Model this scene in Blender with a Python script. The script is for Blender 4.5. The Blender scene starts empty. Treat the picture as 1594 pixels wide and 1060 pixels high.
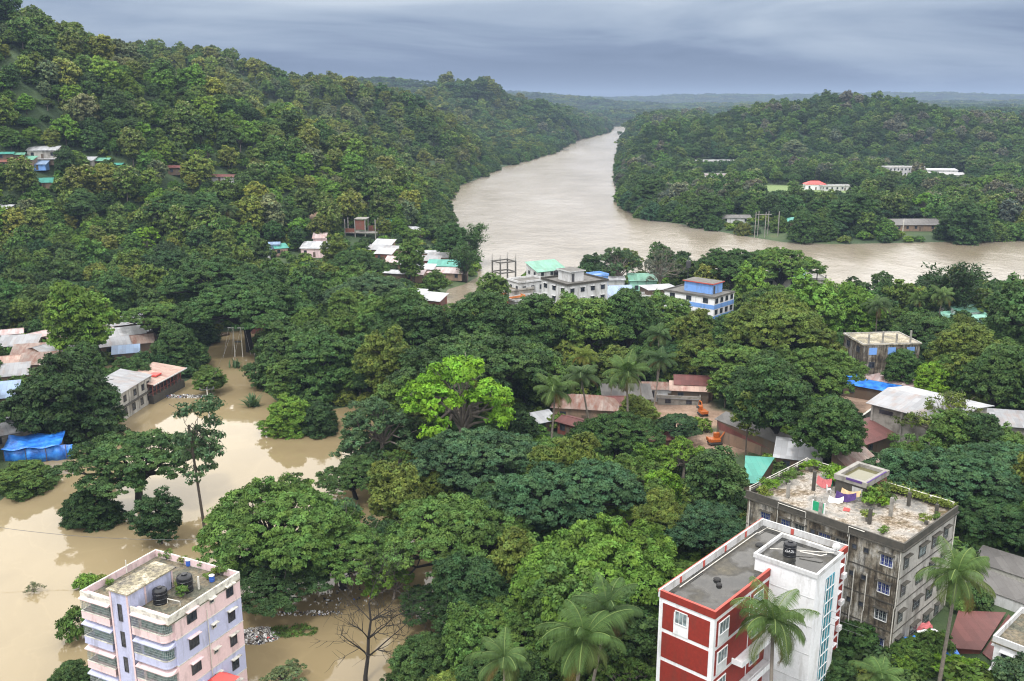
import bpy, math, random
import numpy as np
R = math.radians
scene = bpy.context.scene
# ------------------------------------------------------------------ camera, sky, sun
F, YH, HC = 1450.0, 156.0, 66.0            # focal length in photo pixels, horizon row, camera height
PITCH = math.atan((530 - YH) / F)
cam = bpy.data.cameras.new('camera'); camo = bpy.data.objects.new('camera', cam)
scene.collection.objects.link(camo); scene.camera = camo
camo.location = (0, 0, HC); camo.rotation_euler = (math.pi/2 - PITCH, 0, 0)
cam.sensor_width = 36; cam.lens = 36 * F / 1594; cam.clip_start = 0.5; cam.clip_end = 60000

SUN_EL, SUN_AZ = 62, 205
world = bpy.data.worlds.new('World'); scene.world = world; world.use_nodes = True
def build_world():
    nt = world.node_tree; N = nt.nodes; L = nt.links; N.clear()
    out = N.new('ShaderNodeOutputWorld'); bg = N.new('ShaderNodeBackground')
    sky = N.new('ShaderNodeTexSky'); sky.sky_type = 'NISHITA'; sky.sun_disc = False
    sky.sun_elevation = R(SUN_EL); sky.sun_rotation = R(SUN_AZ)
    tc = N.new('ShaderNodeTexCoord'); sep = N.new('ShaderNodeSeparateXYZ'); L.new(tc.outputs['Generated'], sep.inputs[0])
    # slanting cloud bands: noise stretched along the horizon
    mp = N.new('ShaderNodeMapping'); mp.inputs['Scale'].default_value = (1.0, 1.0, 7.0); mp.inputs['Rotation'].default_value = (0, R(2.2), 0)
    L.new(tc.outputs['Generated'], mp.inputs[0])
    n1 = N.new('ShaderNodeTexNoise'); n1.inputs['Scale'].default_value = 2.3; n1.inputs['Detail'].default_value = 7; n1.inputs['Roughness'].default_value = .52
    n1.inputs['Distortion'].default_value = .5
    L.new(mp.outputs[0], n1.inputs['Vector'])
    # elevation with the noise pushing it up and down
    ma = N.new('ShaderNodeMath'); ma.operation = 'MULTIPLY_ADD'; L.new(n1.outputs['Fac'], ma.inputs[0]); ma.inputs[1].default_value = .30
    L.new(sep.outputs['Z'], ma.inputs[2])
    sb = N.new('ShaderNodeMath'); sb.operation = 'SUBTRACT'; L.new(ma.outputs[0], sb.inputs[0]); sb.inputs[1].default_value = .15
    # the storm band sits lower to the east and is paler there
    mx = N.new('ShaderNodeMath'); mx.operation = 'MULTIPLY_ADD'; L.new(sep.outputs['X'], mx.inputs[0]); mx.inputs[1].default_value = .035; L.new(sb.outputs[0], mx.inputs[2])
    cr = N.new('ShaderNodeValToRGB'); L.new(mx.outputs[0], cr.inputs[0]); e = cr.color_ramp.elements
    e[0].position = 0.0; e[0].color = (.155, .21, .335, 1)
    e[1].position = 1.0; e[1].color = (2.2, 2.2, 2.25, 1)
    for p, c in ((.010, (.155, .21, .335)), (.035, (.20, .262, .40)), (.062, (.31, .385, .52)), (.10, (.44, .52, .64)), (.14, (.62, .69, .78)),
                 (.20, (1.3, 1.33, 1.4)), (.30, (3.5, 3.35, 3.1)), (.58, (2.8, 2.7, 2.6))):
        q = cr.color_ramp.elements.new(p); q.color = (*c, 1)
    mix = N.new('ShaderNodeMixRGB'); mix.inputs[0].default_value = .93
    sc = N.new('ShaderNodeMixRGB'); sc.blend_type = 'MULTIPLY'; sc.inputs[0].default_value = 1; sc.inputs[2].default_value = (.1, .1, .1, 1)
    L.new(sky.outputs[0], sc.inputs[1]); L.new(sc.outputs[0], mix.inputs[1]); L.new(cr.outputs[0], mix.inputs[2])
    L.new(mix.outputs[0], bg.inputs[0]); bg.inputs[1].default_value = 1.0
    L.new(bg.outputs[0], out.inputs[0])
build_world()
sun = bpy.data.lights.new('sun', 'SUN'); sun.energy = 2.6; sun.angle = R(10); sun.color = (1, .97, .92)
suno = bpy.data.objects.new('sun', sun); scene.collection.objects.link(suno)
suno.rotation_euler = (R(90 - SUN_EL), 0, R(-28))
scene.view_settings.view_transform = 'Standard'; scene.view_settings.look = 'None'
scene.view_settings.exposure = 0.08; scene.view_settings.gamma = 1.0
scene.cycles.max_bounces = 6; scene.cycles.diffuse_bounces = 2; scene.cycles.glossy_bounces = 2
scene.cycles.transmission_bounces = 3; scene.cycles.transparent_max_bounces = 4; scene.cycles.volume_bounces = 0
scene.cycles.use_denoising = True; scene.cycles.filter_width = 1.15

# ------------------------------------------------------------------ geometry of the place
def ray(px, py):
    x = (px - 797) / F; y = (530 - py) / F
    return np.array([x, math.cos(PITCH) + y*math.sin(PITCH), -math.sin(PITCH) + y*math.cos(PITCH)])
def P(px, py, z=0.0):
    d = ray(px, py); t = (z - HC) / d[2]; return np.array([d[0]*t, d[1]*t, z])
def PY(px, py, Y):
    d = ray(px, py); t = Y / d[1]; return np.array([d[0]*t, Y, HC + d[2]*t])
def proj(x, y, z):
    z = z - HC; cp, sp = math.cos(PITCH), math.sin(PITCH)
    dep = y*cp - z*sp; up = y*sp + z*cp
    return 797 + F*x/dep, 530 - F*up/dep, dep

def vnoise(x, y, s, seed=0):
    x = np.asarray(x)/s + 1000.3 + seed*17.7; y = np.asarray(y)/s + 1000.7 + seed*5.1
    xi = np.floor(x).astype(np.int64); yi = np.floor(y).astype(np.int64); fx = x-xi; fy = y-yi
    fx = fx*fx*(3-2*fx); fy = fy*fy*(3-2*fy)
    def h(a, b):
        n = (a*374761393 + b*668265263 + seed*974711) & 0x7fffffff
        n = ((n ^ (n >> 13)) * 1274126177) & 0x7fffffff
        return ((n ^ (n >> 16)) & 0xffff) / 65535.0
    return (h(xi, yi)*(1-fx)+h(xi+1, yi)*fx)*(1-fy) + (h(xi, yi+1)*(1-fx)+h(xi+1, yi+1)*fx)*fy
def fbm(x, y, s, seed=0, o=3):
    return sum(vnoise(x, y, s/2**i, seed+i)*.5**i for i in range(o)) / sum(.5**i for i in range(o)) - .5

RIVER = [(951,198),(945,207),(905,216),(882,224),(868,236),(820,250),(775,262),(740,280),(708,292),(692,312),(690,345),(712,375),(738,405),(745,430),
         (722,443),(697,450),(686,470),(680,505),(745,490),(772,462),(800,432),(930,425),(1000,432),(1060,425),(1250,445),(1370,463),(1430,455),(1594,448),(2100,440),
         (2100,372),(1594,374),(1300,380),(1220,377),(1150,366),(1060,349),(1000,340),(972,325),(966,300),(964,262),(966,240),(975,216),(986,200),(1100,199),(1100,196.5),(960,196.5)]
FLOOD = [(-900,900),(-300,800),(0,780),(90,700),(178,652),(222,622),(283,596),(300,588),(322,560),(240,563),(150,592),(140,578),(235,548),(325,545),(330,518),
         (400,512),(396,560),(402,600),(450,640),(500,640),(560,630),(600,650),(560,720),(640,800),(730,870),(740,960),(690,1010),(620,1060),(640,1300),(640,1900),(-900,1900)]
def poly_world(p): return np.array([P(a, b, 0)[:2] for a, b in p])
POLYS = [poly_world(RIVER), poly_world(FLOOD)]
def land_dist(X, Y):
    """distance to the nearest shore, positive on land"""
    out = np.full(X.shape, 1e9)
    for V in POLYS:
        n = len(V); dmin = np.full(X.shape, 1e18); ins = np.zeros(X.shape, bool)
        for i in range(n):
            ax, ay = V[i]; bx, by = V[(i+1) % n]
            ex, ey = bx-ax, by-ay; wx, wy = X-ax, Y-ay
            t = np.clip((wx*ex+wy*ey)/(ex*ex+ey*ey+1e-9), 0, 1)
            dmin = np.minimum(dmin, (wx-ex*t)**2+(wy-ey*t)**2)
            c = ((ay > Y) != (by > Y))
            with np.errstate(divide='ignore', invalid='ignore'):
                ins ^= c & (X < (bx-ax)*(Y-ay)/((by-ay) if abs(by-ay) > 1e-9 else 1e-9)+ax)
        d = np.sqrt(dmin); out = np.minimum(out, np.where(ins, -d, d))
    return out
TH = 11.0
def ridge(pts, w, p=1.0): return (np.array([PY(a, b, Y)-np.array([0, 0, TH]) for a, b, Y in pts]), w, p)
RIDGES = [
 ridge([(-700,-140,430),(-350,-60,455),(-100,-20,480),(0,22,495),(50,52,500),(110,62,505),(160,88,505),(205,128,505),(250,154,508),(340,204,515),(430,252,525),(520,300,545),(610,325,560),(670,345,545)], 185),
 ridge([(60,90,700),(180,78,740),(280,76,780),(350,94,800),(420,114,830),(500,126,880),(560,150,880),(620,182,890),(690,225,910),(735,255,930)], 190),
 ridge([(500,130,1300),(545,130,1350),(600,144,1350),(640,152,1350),(690,156,1450),(745,154,1500),(810,168,1550),(850,184,1700),(900,196,1950),(940,203,2150)], 190),
 ridge([(708,121,1480),(726,117,1480),(744,122,1480)], 85),
 ridge([(560,126,2300),(640,134,2300),(720,150,2300)], 400),
 ridge([(992,207,1000),(1050,192,1020),(1130,180,1040),(1190,170,1050),(1250,156,1050),(1300,149,1060),(1370,155,1060),(1440,174,1060),(1520,184,1080),(1640,192,1100),(1900,196,1150)], 205),
 ridge([(1010,190,1500),(1100,184,1600),(1300,178,1700),(1500,176,1700),(1800,172,1700)], 300),
 ridge([(980,178,2700),(1100,176,2700),(1300,170,2800),(1700,170,2800)], 450),
 ridge([(700,158,3600),(800,150,3800),(860,153,3800),(930,162,3900),(1050,166,4000),(1300,163,4000),(1750,160,4000)], 600),
 ridge([(700,150,6500),(860,151,6500),(930,154,6500),(1000,152,6500),(1100,150,6500),(1200,151,6500),(1290,149,6500),(1450,147,6500),(1594,148,6500),(1900,148,6500)], 900),
 ridge([(-300,100,6000),(300,110,6000),(800,147,6000)], 900),
]
def height(X, Y):
    sd = land_dist(X, Y)
    base = np.clip(sd*.10, -2.5, 1.0) + np.clip((sd-30)*.01, 0, 1.0)*(X > -60)
    bump = 5.6*np.exp(-(((X-62)/38)**2 + ((Y-105)/62)**2)) * np.clip((sd-2)/22, 0, 1)
    acc = np.zeros(X.shape)
    for V, w, p in RIDGES:
        best = np.zeros(X.shape)
        for i in range(len(V)-1):
            a, b = V[i], V[i+1]; e = b[:2]-a[:2]
            t = np.clip(((X-a[0])*e[0]+(Y-a[1])*e[1])/(e@e+1e-9), 0, 1)
            d = np.hypot(X-a[0]-e[0]*t, Y-a[1]-e[1]*t)
            zz = a[2]+(b[2]-a[2])*t
            best = np.maximum(best, zz*(.5+.5*np.cos(np.pi*np.clip(d/w, 0, 1))))
        acc += best**5
    hill = acc**.2
    sm = np.clip(sd/35, 0, 1); sm = sm*sm*(3-2*sm)
    big = np.clip(np.hypot(X, Y)/1800, 0, 1)
    nz = 1 + .34*fbm(X, Y, 85, 3) + .12*fbm(X, Y, 28, 9)
    roll = big*26*np.clip(fbm(X, Y, 420, 21)+.12, 0, 1)
    return base + bump + (hill*nz + roll)*sm, sd
NA, NR = 640, 640
AZ = np.linspace(R(-62), R(62), NA); RR = 28*np.exp(np.linspace(0, math.log(14000/28), NR)); LR = np.log(RR)
GA, GR = np.meshgrid(AZ, RR, indexing='ij'); GX, GY = GR*np.sin(GA), GR*np.cos(GA)
GH, GS = height(GX, GY)
def lut(G, x, y):
    x = np.asarray(x, float); y = np.asarray(y, float)
    a = np.clip((np.arctan2(x, y)-AZ[0])/(AZ[1]-AZ[0]), 0, NA-1.001)
    r = np.clip((np.log(np.maximum(np.hypot(x, y), 28.1))-LR[0])/(LR[1]-LR[0]), 0, NR-1.001)
    i = a.astype(int); j = r.astype(int); u = a-i; v = r-j
    return (G[i, j]*(1-u)+G[i+1, j]*u)*(1-v)+(G[i, j+1]*(1-u)+G[i+1, j+1]*u)*v
def ground(x, y): return float(lut(GH, x, y))
def put(px, py, dz=0.0):
    """the first point along the sight line standing dz above the ground or water"""
    d = ray(px, py); rr = RR/math.hypot(d[0], d[1])*1.0
    X, Y, Z = d[0]*rr, d[1]*rr, HC+d[2]*rr
    G = np.maximum(lut(GH, X, Y), 0)+dz
    k = np.argmax(Z < G)
    if k == 0: return np.array([X[-1], Y[-1], G[-1]])
    a = (Z[k-1]-G[k-1])/((Z[k-1]-G[k-1])-(Z[k]-G[k])+1e-9); t = rr[k-1]+(rr[k]-rr[k-1])*a
    return np.array([d[0]*t, d[1]*t, HC+d[2]*t])

# ------------------------------------------------------------------ materials
MATS = {}
def newmat(name):
    m = bpy.data.materials.new(name); m.use_nodes = True; nt = m.node_tree
    for n in list(nt.nodes): nt.nodes.remove(n)
    o = nt.nodes.new('ShaderNodeOutputMaterial'); b = nt.nodes.new('ShaderNodeBsdfPrincipled')
    nt.links.new(b.outputs[0], o.inputs[0]); MATS[name] = m
    return m, nt.nodes, nt.links, b, o
def noise(N, L, scale, detail=4, rough=.6, coord='Object', stretch=None):
    tc = N.new('ShaderNodeTexCoord'); n = N.new('ShaderNodeTexNoise'); n.inputs['Scale'].default_value = scale
    n.inputs['Detail'].default_value = detail; n.inputs['Roughness'].default_value = rough
    if stretch:
        mp = N.new('ShaderNodeMapping'); mp.inputs['Scale'].default_value = stretch
        L.new(tc.outputs[coord], mp.inputs[0]); L.new(mp.outputs[0], n.inputs['Vector'])
    else: L.new(tc.outputs[coord], n.inputs['Vector'])
    return n.outputs['Fac']
def ramp(N, L, src, stops):
    r = N.new('ShaderNodeValToRGB'); L.new(src, r.inputs[0]); e = r.color_ramp.elements
    e[0].position = stops[0][0]; e[0].color = (*stops[0][1], 1); e[1].position = stops[-1][0]; e[1].color = (*stops[-1][1], 1)
    for p, c in stops[1:-1]: q = e.new(p); q.color = (*c, 1)
    return r.outputs[0]
def mix(N, L, fac, a, b, mode='MIX'):
    m = N.new('ShaderNodeMixRGB'); m.blend_type = mode
    for s, v in ((0, fac), (1, a), (2, b)):
        if hasattr(v, 'links') or isinstance(v, bpy.types.NodeSocket): L.new(v, m.inputs[s])
        elif s == 0: m.inputs[0].default_value = v
        else: m.inputs[s].default_value = (*v, 1)
    return m.outputs[0]
def g3(v): return (v, v, v)
def paint(name, col, rough=.75, grime=.35, gcol=(.09, .085, .075), gs=.5, streak=True, fine=.15, bump=.0):
    """painted plaster or concrete with its own dirt"""
    m, N, L, b, o = newmat(name)
    n1 = noise(N, L, gs*1.6, 6, .65, stretch=(1, 1, .22) if streak else None)
    f = ramp(N, L, n1, [(.56-.18*grime, g3(0)), (.64, g3(min(1, .15+grime)))])
    n2 = noise(N, L, 3.0, 5, .7); v = ramp(N, L, n2, [(.3, g3(1-fine)), (.7, g3(1.0))])
    c = mix(N, L, 1.0, col, v, 'MULTIPLY'); c = mix(N, L, f, c, gcol)
    L.new(c, b.inputs['Base Color']); b.inputs['Roughness'].default_value = rough
    if bump:
        bp = N.new('ShaderNodeBump'); bp.inputs['Strength'].default_value = bump; bp.inputs['Distance'].default_value = .05
        L.new(noise(N, L, 6, 6, .7), bp.inputs['Height']); L.new(bp.outputs[0], b.inputs['Normal'])
    return m
def sheet(name, col, rust=.3, rcol=(.16, .06, .035), metal=.0, rough=.45, wave=3.5):
    """corrugated roofing sheets"""
    m, N, L, b, o = newmat(name)
    tc = N.new('ShaderNodeTexCoord'); w = N.new('ShaderNodeTexWave'); w.wave_type = 'BANDS'; w.bands_direction = 'X'
    w.inputs['Scale'].default_value = wave; L.new(tc.outputs['Object'], w.inputs['Vector'])
    bp = N.new('ShaderNodeBump'); bp.inputs['Strength'].default_value = .6; bp.inputs['Distance'].default_value = .05
    L.new(w.outputs['Fac'], bp.inputs['Height']); L.new(bp.outputs[0], b.inputs['Normal'])
    # each sheet has aged differently: bricks laid as sheets
    br = N.new('ShaderNodeTexBrick'); br.inputs['Scale'].default_value = 1.0; br.inputs['Mortar Size'].default_value = 0.012
    br.inputs['Brick Width'].default_value = .95; br.inputs['Row Height'].default_value = 2.1; br.offset = .0
    br.inputs['Color1'].default_value = (1, 1, 1, 1); br.inputs['Color2'].default_value = (.62, .62, .62, 1); br.inputs['Mortar'].default_value = (.35, .33, .3, 1)
    L.new(tc.outputs['Object'], br.inputs['Vector'])
    c = mix(N, L, .8, col, br.outputs['Color'], 'MULTIPLY')
    f = ramp(N, L, noise(N, L, .45, 6, .7, stretch=(1.6, .5, 1)), [(.62-.3*rust, g3(0)), (.78-.2*rust, g3(min(1, .3+rust)))])
    c = mix(N, L, f, c, rcol); L.new(c, b.inputs['Base Color'])
    b.inputs['Roughness'].default_value = rough; b.inputs['Metallic'].default_value = metal
    return m
def flat(name, col, rough=.6, metal=0., var=.12):
    m, N, L, b, o = newmat(name)
    v = ramp(N, L, noise(N, L, 4, 3), [(.3, g3(1-var)), (.7, g3(1))]); L.new(mix(N, L, 1., col, v, 'MULTIPLY'), b.inputs['Base Color'])
    b.inputs['Roughness'].default_value = rough; b.inputs['Metallic'].default_value = metal
    return m
paint('pink', (.69, .53, .545), grime=.22, gs=.5); paint('lilac', (.45, .48, .67), grime=.20, gs=.5)
paint('cream_trim', (.60, .59, .53), grime=.5, gs=.7, streak=False); paint('white_paint', (.76, .77, .80), grime=.16, gcol=(.30, .29, .27), gs=.7)
paint('white_dirty', (.54, .55, .56), grime=.42, gcol=(.16, .15, .13)); paint('red_paint', (.25, .020, .010), grime=.25, gcol=(.12, .03, .02), fine=.3)
paint('red_edge', (.45, .08, .06), grime=.1)
paint('weathered', (.36, .33, .28), grime=.85, gcol=(.042, .036, .028), gs=.42, fine=.55, bump=.3)
paint('weathered_pale', (.44, .43, .40), grime=.6, gcol=(.09, .08, .07), gs=.35, fine=.35, bump=.2)
paint('weathered_dark', (.06, .055, .045), grime=.6, gcol=(.03, .03, .025), gs=.8, streak=False)
paint('concrete', (.26, .25, .23), grime=.5, gcol=(.08, .075, .06), streak=False)
paint('concrete_dark', (.12, .115, .105), grime=.6, gcol=(.05, .048, .042), streak=False)
paint('blue_paint', (.16, .33, .72), grime=.2); paint('sky_blue_paint', (.42, .58, .68), grime=.3); paint('orange_paint', (.62, .2, .05), grime=.25)
paint('mint_paint', (.30, .58, .48), grime=.35); paint('brick', (.22, .075, .05), grime=.4, streak=False, fine=.4)
paint('mud_wall', (.25, .17, .12), grime=.4); paint('rust_wall', (.17, .05, .04), grime=.5); paint('timber', (.11, .075, .05), grime=.5)
sheet('tin', (.31, .32, .34), .42, rcol=(.26, .18, .14)); sheet('tin_white', (.44, .455, .48), .3, rcol=(.40, .36, .33)); sheet('tin_rusty', (.30, .24, .21), .75)
sheet('tin_red', (.16, .058, .052), .4, rcol=(.09, .035, .03)); sheet('tin_teal', (.08, .33, .27), .25, rcol=(.18, .32, .26)); sheet('tin_green', (.16, .38, .28), .2)
sheet('tin_mixed', (.48, .34, .28), .5, rcol=(.22, .06, .05)); sheet('tin_grey_dark', (.13, .125, .12), .4, rcol=(.06, .055, .05))
sheet('tin_blue', (.24, .34, .50), .3); sheet('tin_striped', (.50, .42, .42), .6, rcol=(.30, .16, .14), wave=2)
flat('frame_white', (.68, .69, .70), .5); flat('frame_dark', (.05, .05, .055), .5); flat('pipe_white', (.62, .60, .55), .5, var=.35)
flat('tank_black', (.008, .009, .012), .38); flat('blue_plastic', (.03, .10, .42), .4); flat('red_plastic', (.6, .07, .06), .5); flat('green_plastic', (.01, .30, .14), .5)
flat('bark', (.085, .07, .055), .9, var=.4); flat('bark_pale', (.22, .19, .16), .9, var=.4); flat('bark_dark', (.022, .019, .016), .9, var=.4)
flat('iron', (.09, .10, .10), .5, .4); flat('grille', (.30, .34, .33), .5); flat('orange_machine', (.40, .10, .012), .45, var=.25); flat('yellow_machine', (.75, .36, .04), .45)
flat('rubber', (.02, .02, .02), .8); flat('cloth_purple', (.07, .035, .16), .9); flat('cloth_tan', (.62, .45, .26), .9); flat('cloth_white', (.75, .75, .75), .9)
flat('cloth_pink', (.50, .14, .15), .9); flat('dish', (.75, .75, .74), .4); flat('coconut', (.20, .16, .04), .6); flat('terracotta', (.30, .10, .05), .8)
flat('lettering', (.75, .76, .78), .5)
def mk_glass(name, col, rough=.12):
    m, N, L, b, o = newmat(name)
    v = ramp(N, L, noise(N, L, 1.3, 2), [(.4, col), (.62, tuple(c*2.2+.01 for c in col))]); L.new(v, b.inputs['Base Color'])
    b.inputs['Roughness'].default_value = rough; b.inputs['IOR'].default_value = 1.5
mk_glass('glass', (.018, .022, .03)); mk_glass('glass_blue', (.012, .02, .10)); mk_glass('glass_teal', (.012, .12, .16)); mk_glass('glass_pale', (.10, .13, .14)); mk_glass('glass_green', (.10, .16, .15), .3)
def mk_stained():
    m, N, L, b, o = newmat('weathered')
    c = ramp(N, L, noise(N, L, .38, 8, .66, stretch=(1, 1, .7)), [(.34, (.028, .025, .021)), (.44, (.11, .088, .06)), (.52, (.25, .225, .18)), (.60, (.42, .41, .38)), (.70, (.14, .12, .09))])
    s = ramp(N, L, noise(N, L, 1.7, 7, .7, stretch=(1.5, 1.5, .12)), [(.40, g3(.22)), (.54, g3(1.0))])
    k = mix(N, L, 1., c, s, 'MULTIPLY'); f = ramp(N, L, noise(N, L, 5, 6, .8), [(.35, g3(.6)), (.65, g3(1.15))]); L.new(mix(N, L, 1., k, f, 'MULTIPLY'), b.inputs['Base Color']); b.inputs['Roughness'].default_value = .9
    bp = N.new('ShaderNodeBump'); bp.inputs['Strength'].default_value = .4; bp.inputs['Distance'].default_value = .06; L.new(noise(N, L, 4, 6, .7), bp.inputs['Height']); L.new(bp.outputs[0], b.inputs['Normal'])
mk_stained()
def mk_tarp():
    m, N, L, b, o = newmat('tarp_blue')
    c = ramp(N, L, noise(N, L, .6, 5, .6), [(.35, (.01, .08, .34)), (.5, (.02, .16, .60)), (.75, (.06, .30, .75))]); L.new(c, b.inputs['Base Color'])
    bp = N.new('ShaderNodeBump'); bp.inputs['Strength'].default_value = .8; bp.inputs['Distance'].default_value = .25
    L.new(noise(N, L, .8, 4), bp.inputs['Height']); L.new(bp.outputs[0], b.inputs['Normal']); b.inputs['Roughness'].default_value = .4
mk_tarp()
def mk_wetroof():
    m, N, L, b, o = newmat('wet_roof')
    n = noise(N, L, .22, 3, .5)
    c = ramp(N, L, n, [(.40, (.022, .023, .022)), (.52, (.05, .048, .042)), (.7, (.10, .088, .06))])
    sp = ramp(N, L, noise(N, L, 2.2, 6, .8), [(.4, g3(.55)), (.65, g3(1.15))]); L.new(mix(N, L, 1., c, sp, 'MULTIPLY'), b.inputs['Base Color'])
    r = ramp(N, L, n, [(.47, g3(.04)), (.55, g3(.7))]); L.new(r, b.inputs['Roughness'])
mk_wetroof()
def mk_mossroof(name, stops, sc=.35):
    m, N, L, b, o = newmat(name)
    c = ramp(N, L, noise(N, L, sc, 8, .68), stops)
    sp = ramp(N, L, noise(N, L, 2.4, 7, .85), [(.38, g3(.35)), (.62, g3(1.3))]); L.new(mix(N, L, 1., c, sp, 'MULTIPLY'), b.inputs['Base Color'])
    b.inputs['Roughness'].default_value = .85
mk_mossroof('old_roof', [(.28, (.07, .10, .03)), (.38, (.13, .09, .045)), (.45, (.26, .22, .17)), (.52, (.36, .33, .29)), (.60, (.18, .18, .17)), (.68, (.30, .25, .19)), (.78, (.10, .09, .06))], .3)
mk_mossroof('mossy_roof', [(.32, (.05, .055, .03)), (.45, (.10, .10, .075)), (.55, (.17, .14, .09)), (.72, (.11, .11, .10))], .5)
mk_mossroof('slab_roof', [(.36, (.12, .11, .10)), (.50, (.27, .24, .16)), (.60, (.42, .38, .30)), (.75, (.20, .18, .15))], .3)
mk_mossroof('rubbish', [(.30, (.03, .03, .03)), (.42, (.30, .28, .27)), (.5, (.05, .07, .03)), (.58, (.5, .5, .52)), (.72, (.10, .08, .07))], 1.6)
def mk_pool():
    m, N, L, b, o = newmat('stale_water'); b.inputs['Base Color'].default_value = (.10, .095, .045, 1); b.inputs['Roughness'].default_value = .08
mk_pool()
def mk_leaf():
    m, N, L, b, o = newmat('leaves')
    a = N.new('ShaderNodeAttribute'); a.attribute_type = 'INSTANCER'; a.attribute_name = 'tint'
    lv = N.new('ShaderNodeAttribute'); lv.attribute_name = 'lv'; tp = N.new('ShaderNodeAttribute'); tp.attribute_name = 'tip'
    c = mix(N, L, 1., a.outputs['Color'], lv.outputs['Color'], 'MULTIPLY')
    c = mix(N, L, tp.outputs['Fac'], c, (.22, .225, .11))
    L.new(c, b.inputs['Base Color']); b.inputs['Roughness'].default_value = .6; b.inputs['Specular IOR Level'].default_value = .12
    t = N.new('ShaderNodeBsdfTranslucent'); L.new(mix(N, L, 1., c, (1.15, 1.25, .6), 'MULTIPLY'), t.inputs[0])
    ms = N.new('ShaderNodeMixShader'); ms.inputs[0].default_value = .18
    L.new(b.outputs[0], ms.inputs[1]); L.new(t.outputs[0], ms.inputs[2]); L.new(ms.outputs[0], o.inputs[0])
mk_leaf()
def mk_terrain():
    m, N, L, b, o = newmat('earth_and_low_growth')
    g = ramp(N, L, noise(N, L, .06, 8, .65), [(.3, (.020, .040, .014)), (.5, (.036, .066, .022)), (.62, (.055, .085, .028)), (.75, (.10, .095, .045))])
    at = N.new('ShaderNodeAttribute'); at.attribute_name = 'ground'; sp = N.new('ShaderNodeSeparateColor'); L.new(at.outputs['Color'], sp.inputs[0])
    soil = ramp(N, L, noise(N, L, .25, 6, .7), [(.3, (.20, .13, .08)), (.6, (.33, .23, .17)), (.8, (.12, .12, .05))])
    c = mix(N, L, sp.outputs[0], g, soil)
    c = mix(N, L, sp.outputs[1], c, (.13, .19, .06)); L.new(c, b.inputs['Base Color']); b.inputs['Roughness'].default_value = .9
    bp = N.new('ShaderNodeBump'); bp.inputs['Strength'].default_value = .7; bp.inputs['Distance'].default_value = 1.2
    L.new(noise(N, L, .5, 6, .7), bp.inputs['Height']); L.new(bp.outputs[0], b.inputs['Normal'])
mk_terrain()
def mk_water():
    m, N, L, b, o = newmat('muddy_water')
    at = N.new('ShaderNodeAttribute'); at.attribute_name = 'flow'
    c1 = ramp(N, L, noise(N, L, .012, 5, .55, stretch=(1, .35, 1)), [(.35, (.182, .142, .078)), (.5, (.206, .162, .090)), (.68, (.240, .194, .115))])
    c2 = ramp(N, L, noise(N, L, .01, 6, .6, stretch=(1.3, .45, 1)), [(.36, (.150, .122, .078)), (.52, (.210, .180, .138)), (.66, (.262, .236, .200))])  # river tone greyed: sky reflection put into the base colour
    sw = N.new('ShaderNodeTexNoise'); sw.inputs['Scale'].default_value = .05; sw.inputs['Detail'].default_value = 6; sw.inputs['Distortion'].default_value = .8
    tcw = N.new('ShaderNodeTexCoord'); L.new(tcw.outputs['Object'], sw.inputs['Vector']); silt = ramp(N, L, sw.outputs['Fac'], [(.38, g3(.93)), (.49, g3(1.0)), (.50, g3(1.05)), (.512, g3(1.0)), (.64, g3(1.04))])
    c1 = mix(N, L, 1., c1, silt, 'MULTIPLY')
    L.new(mix(N, L, at.outputs['Fac'], c1, c2), b.inputs['Base Color'])
    rg = N.new('ShaderNodeMapRange'); rg.inputs['To Min'].default_value = .035; rg.inputs['To Max'].default_value = .22; L.new(at.outputs['Fac'], rg.inputs[0])
    L.new(rg.outputs[0], b.inputs['Roughness']); b.inputs['IOR'].default_value = 1.42
    n1 = noise(N, L, .9, 3, .5, stretch=(.6, 1, 1)); n2 = noise(N, L, .045, 6, .62, stretch=(.8, .55, 1))
    s = N.new('ShaderNodeMath'); s.operation = 'MULTIPLY'; L.new(n2, s.inputs[0]); s.inputs[1].default_value = 9.
    a = N.new('ShaderNodeMath'); a.operation = 'ADD'; L.new(n1, a.inputs[0]); L.new(s.outputs[0], a.inputs[1])
    st = N.new('ShaderNodeMapRange'); st.inputs['To Min'].default_value = .012; st.inputs['To Max'].default_value = .22; L.new(at.outputs['Fac'], st.inputs[0])
    bp = N.new('ShaderNodeBump'); bp.inputs['Distance'].default_value = .45; L.new(st.outputs[0], bp.inputs['Strength'])
    L.new(a.outputs[0], bp.inputs['Height']); L.new(bp.outputs[0], b.inputs['Normal'])
mk_water()

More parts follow.
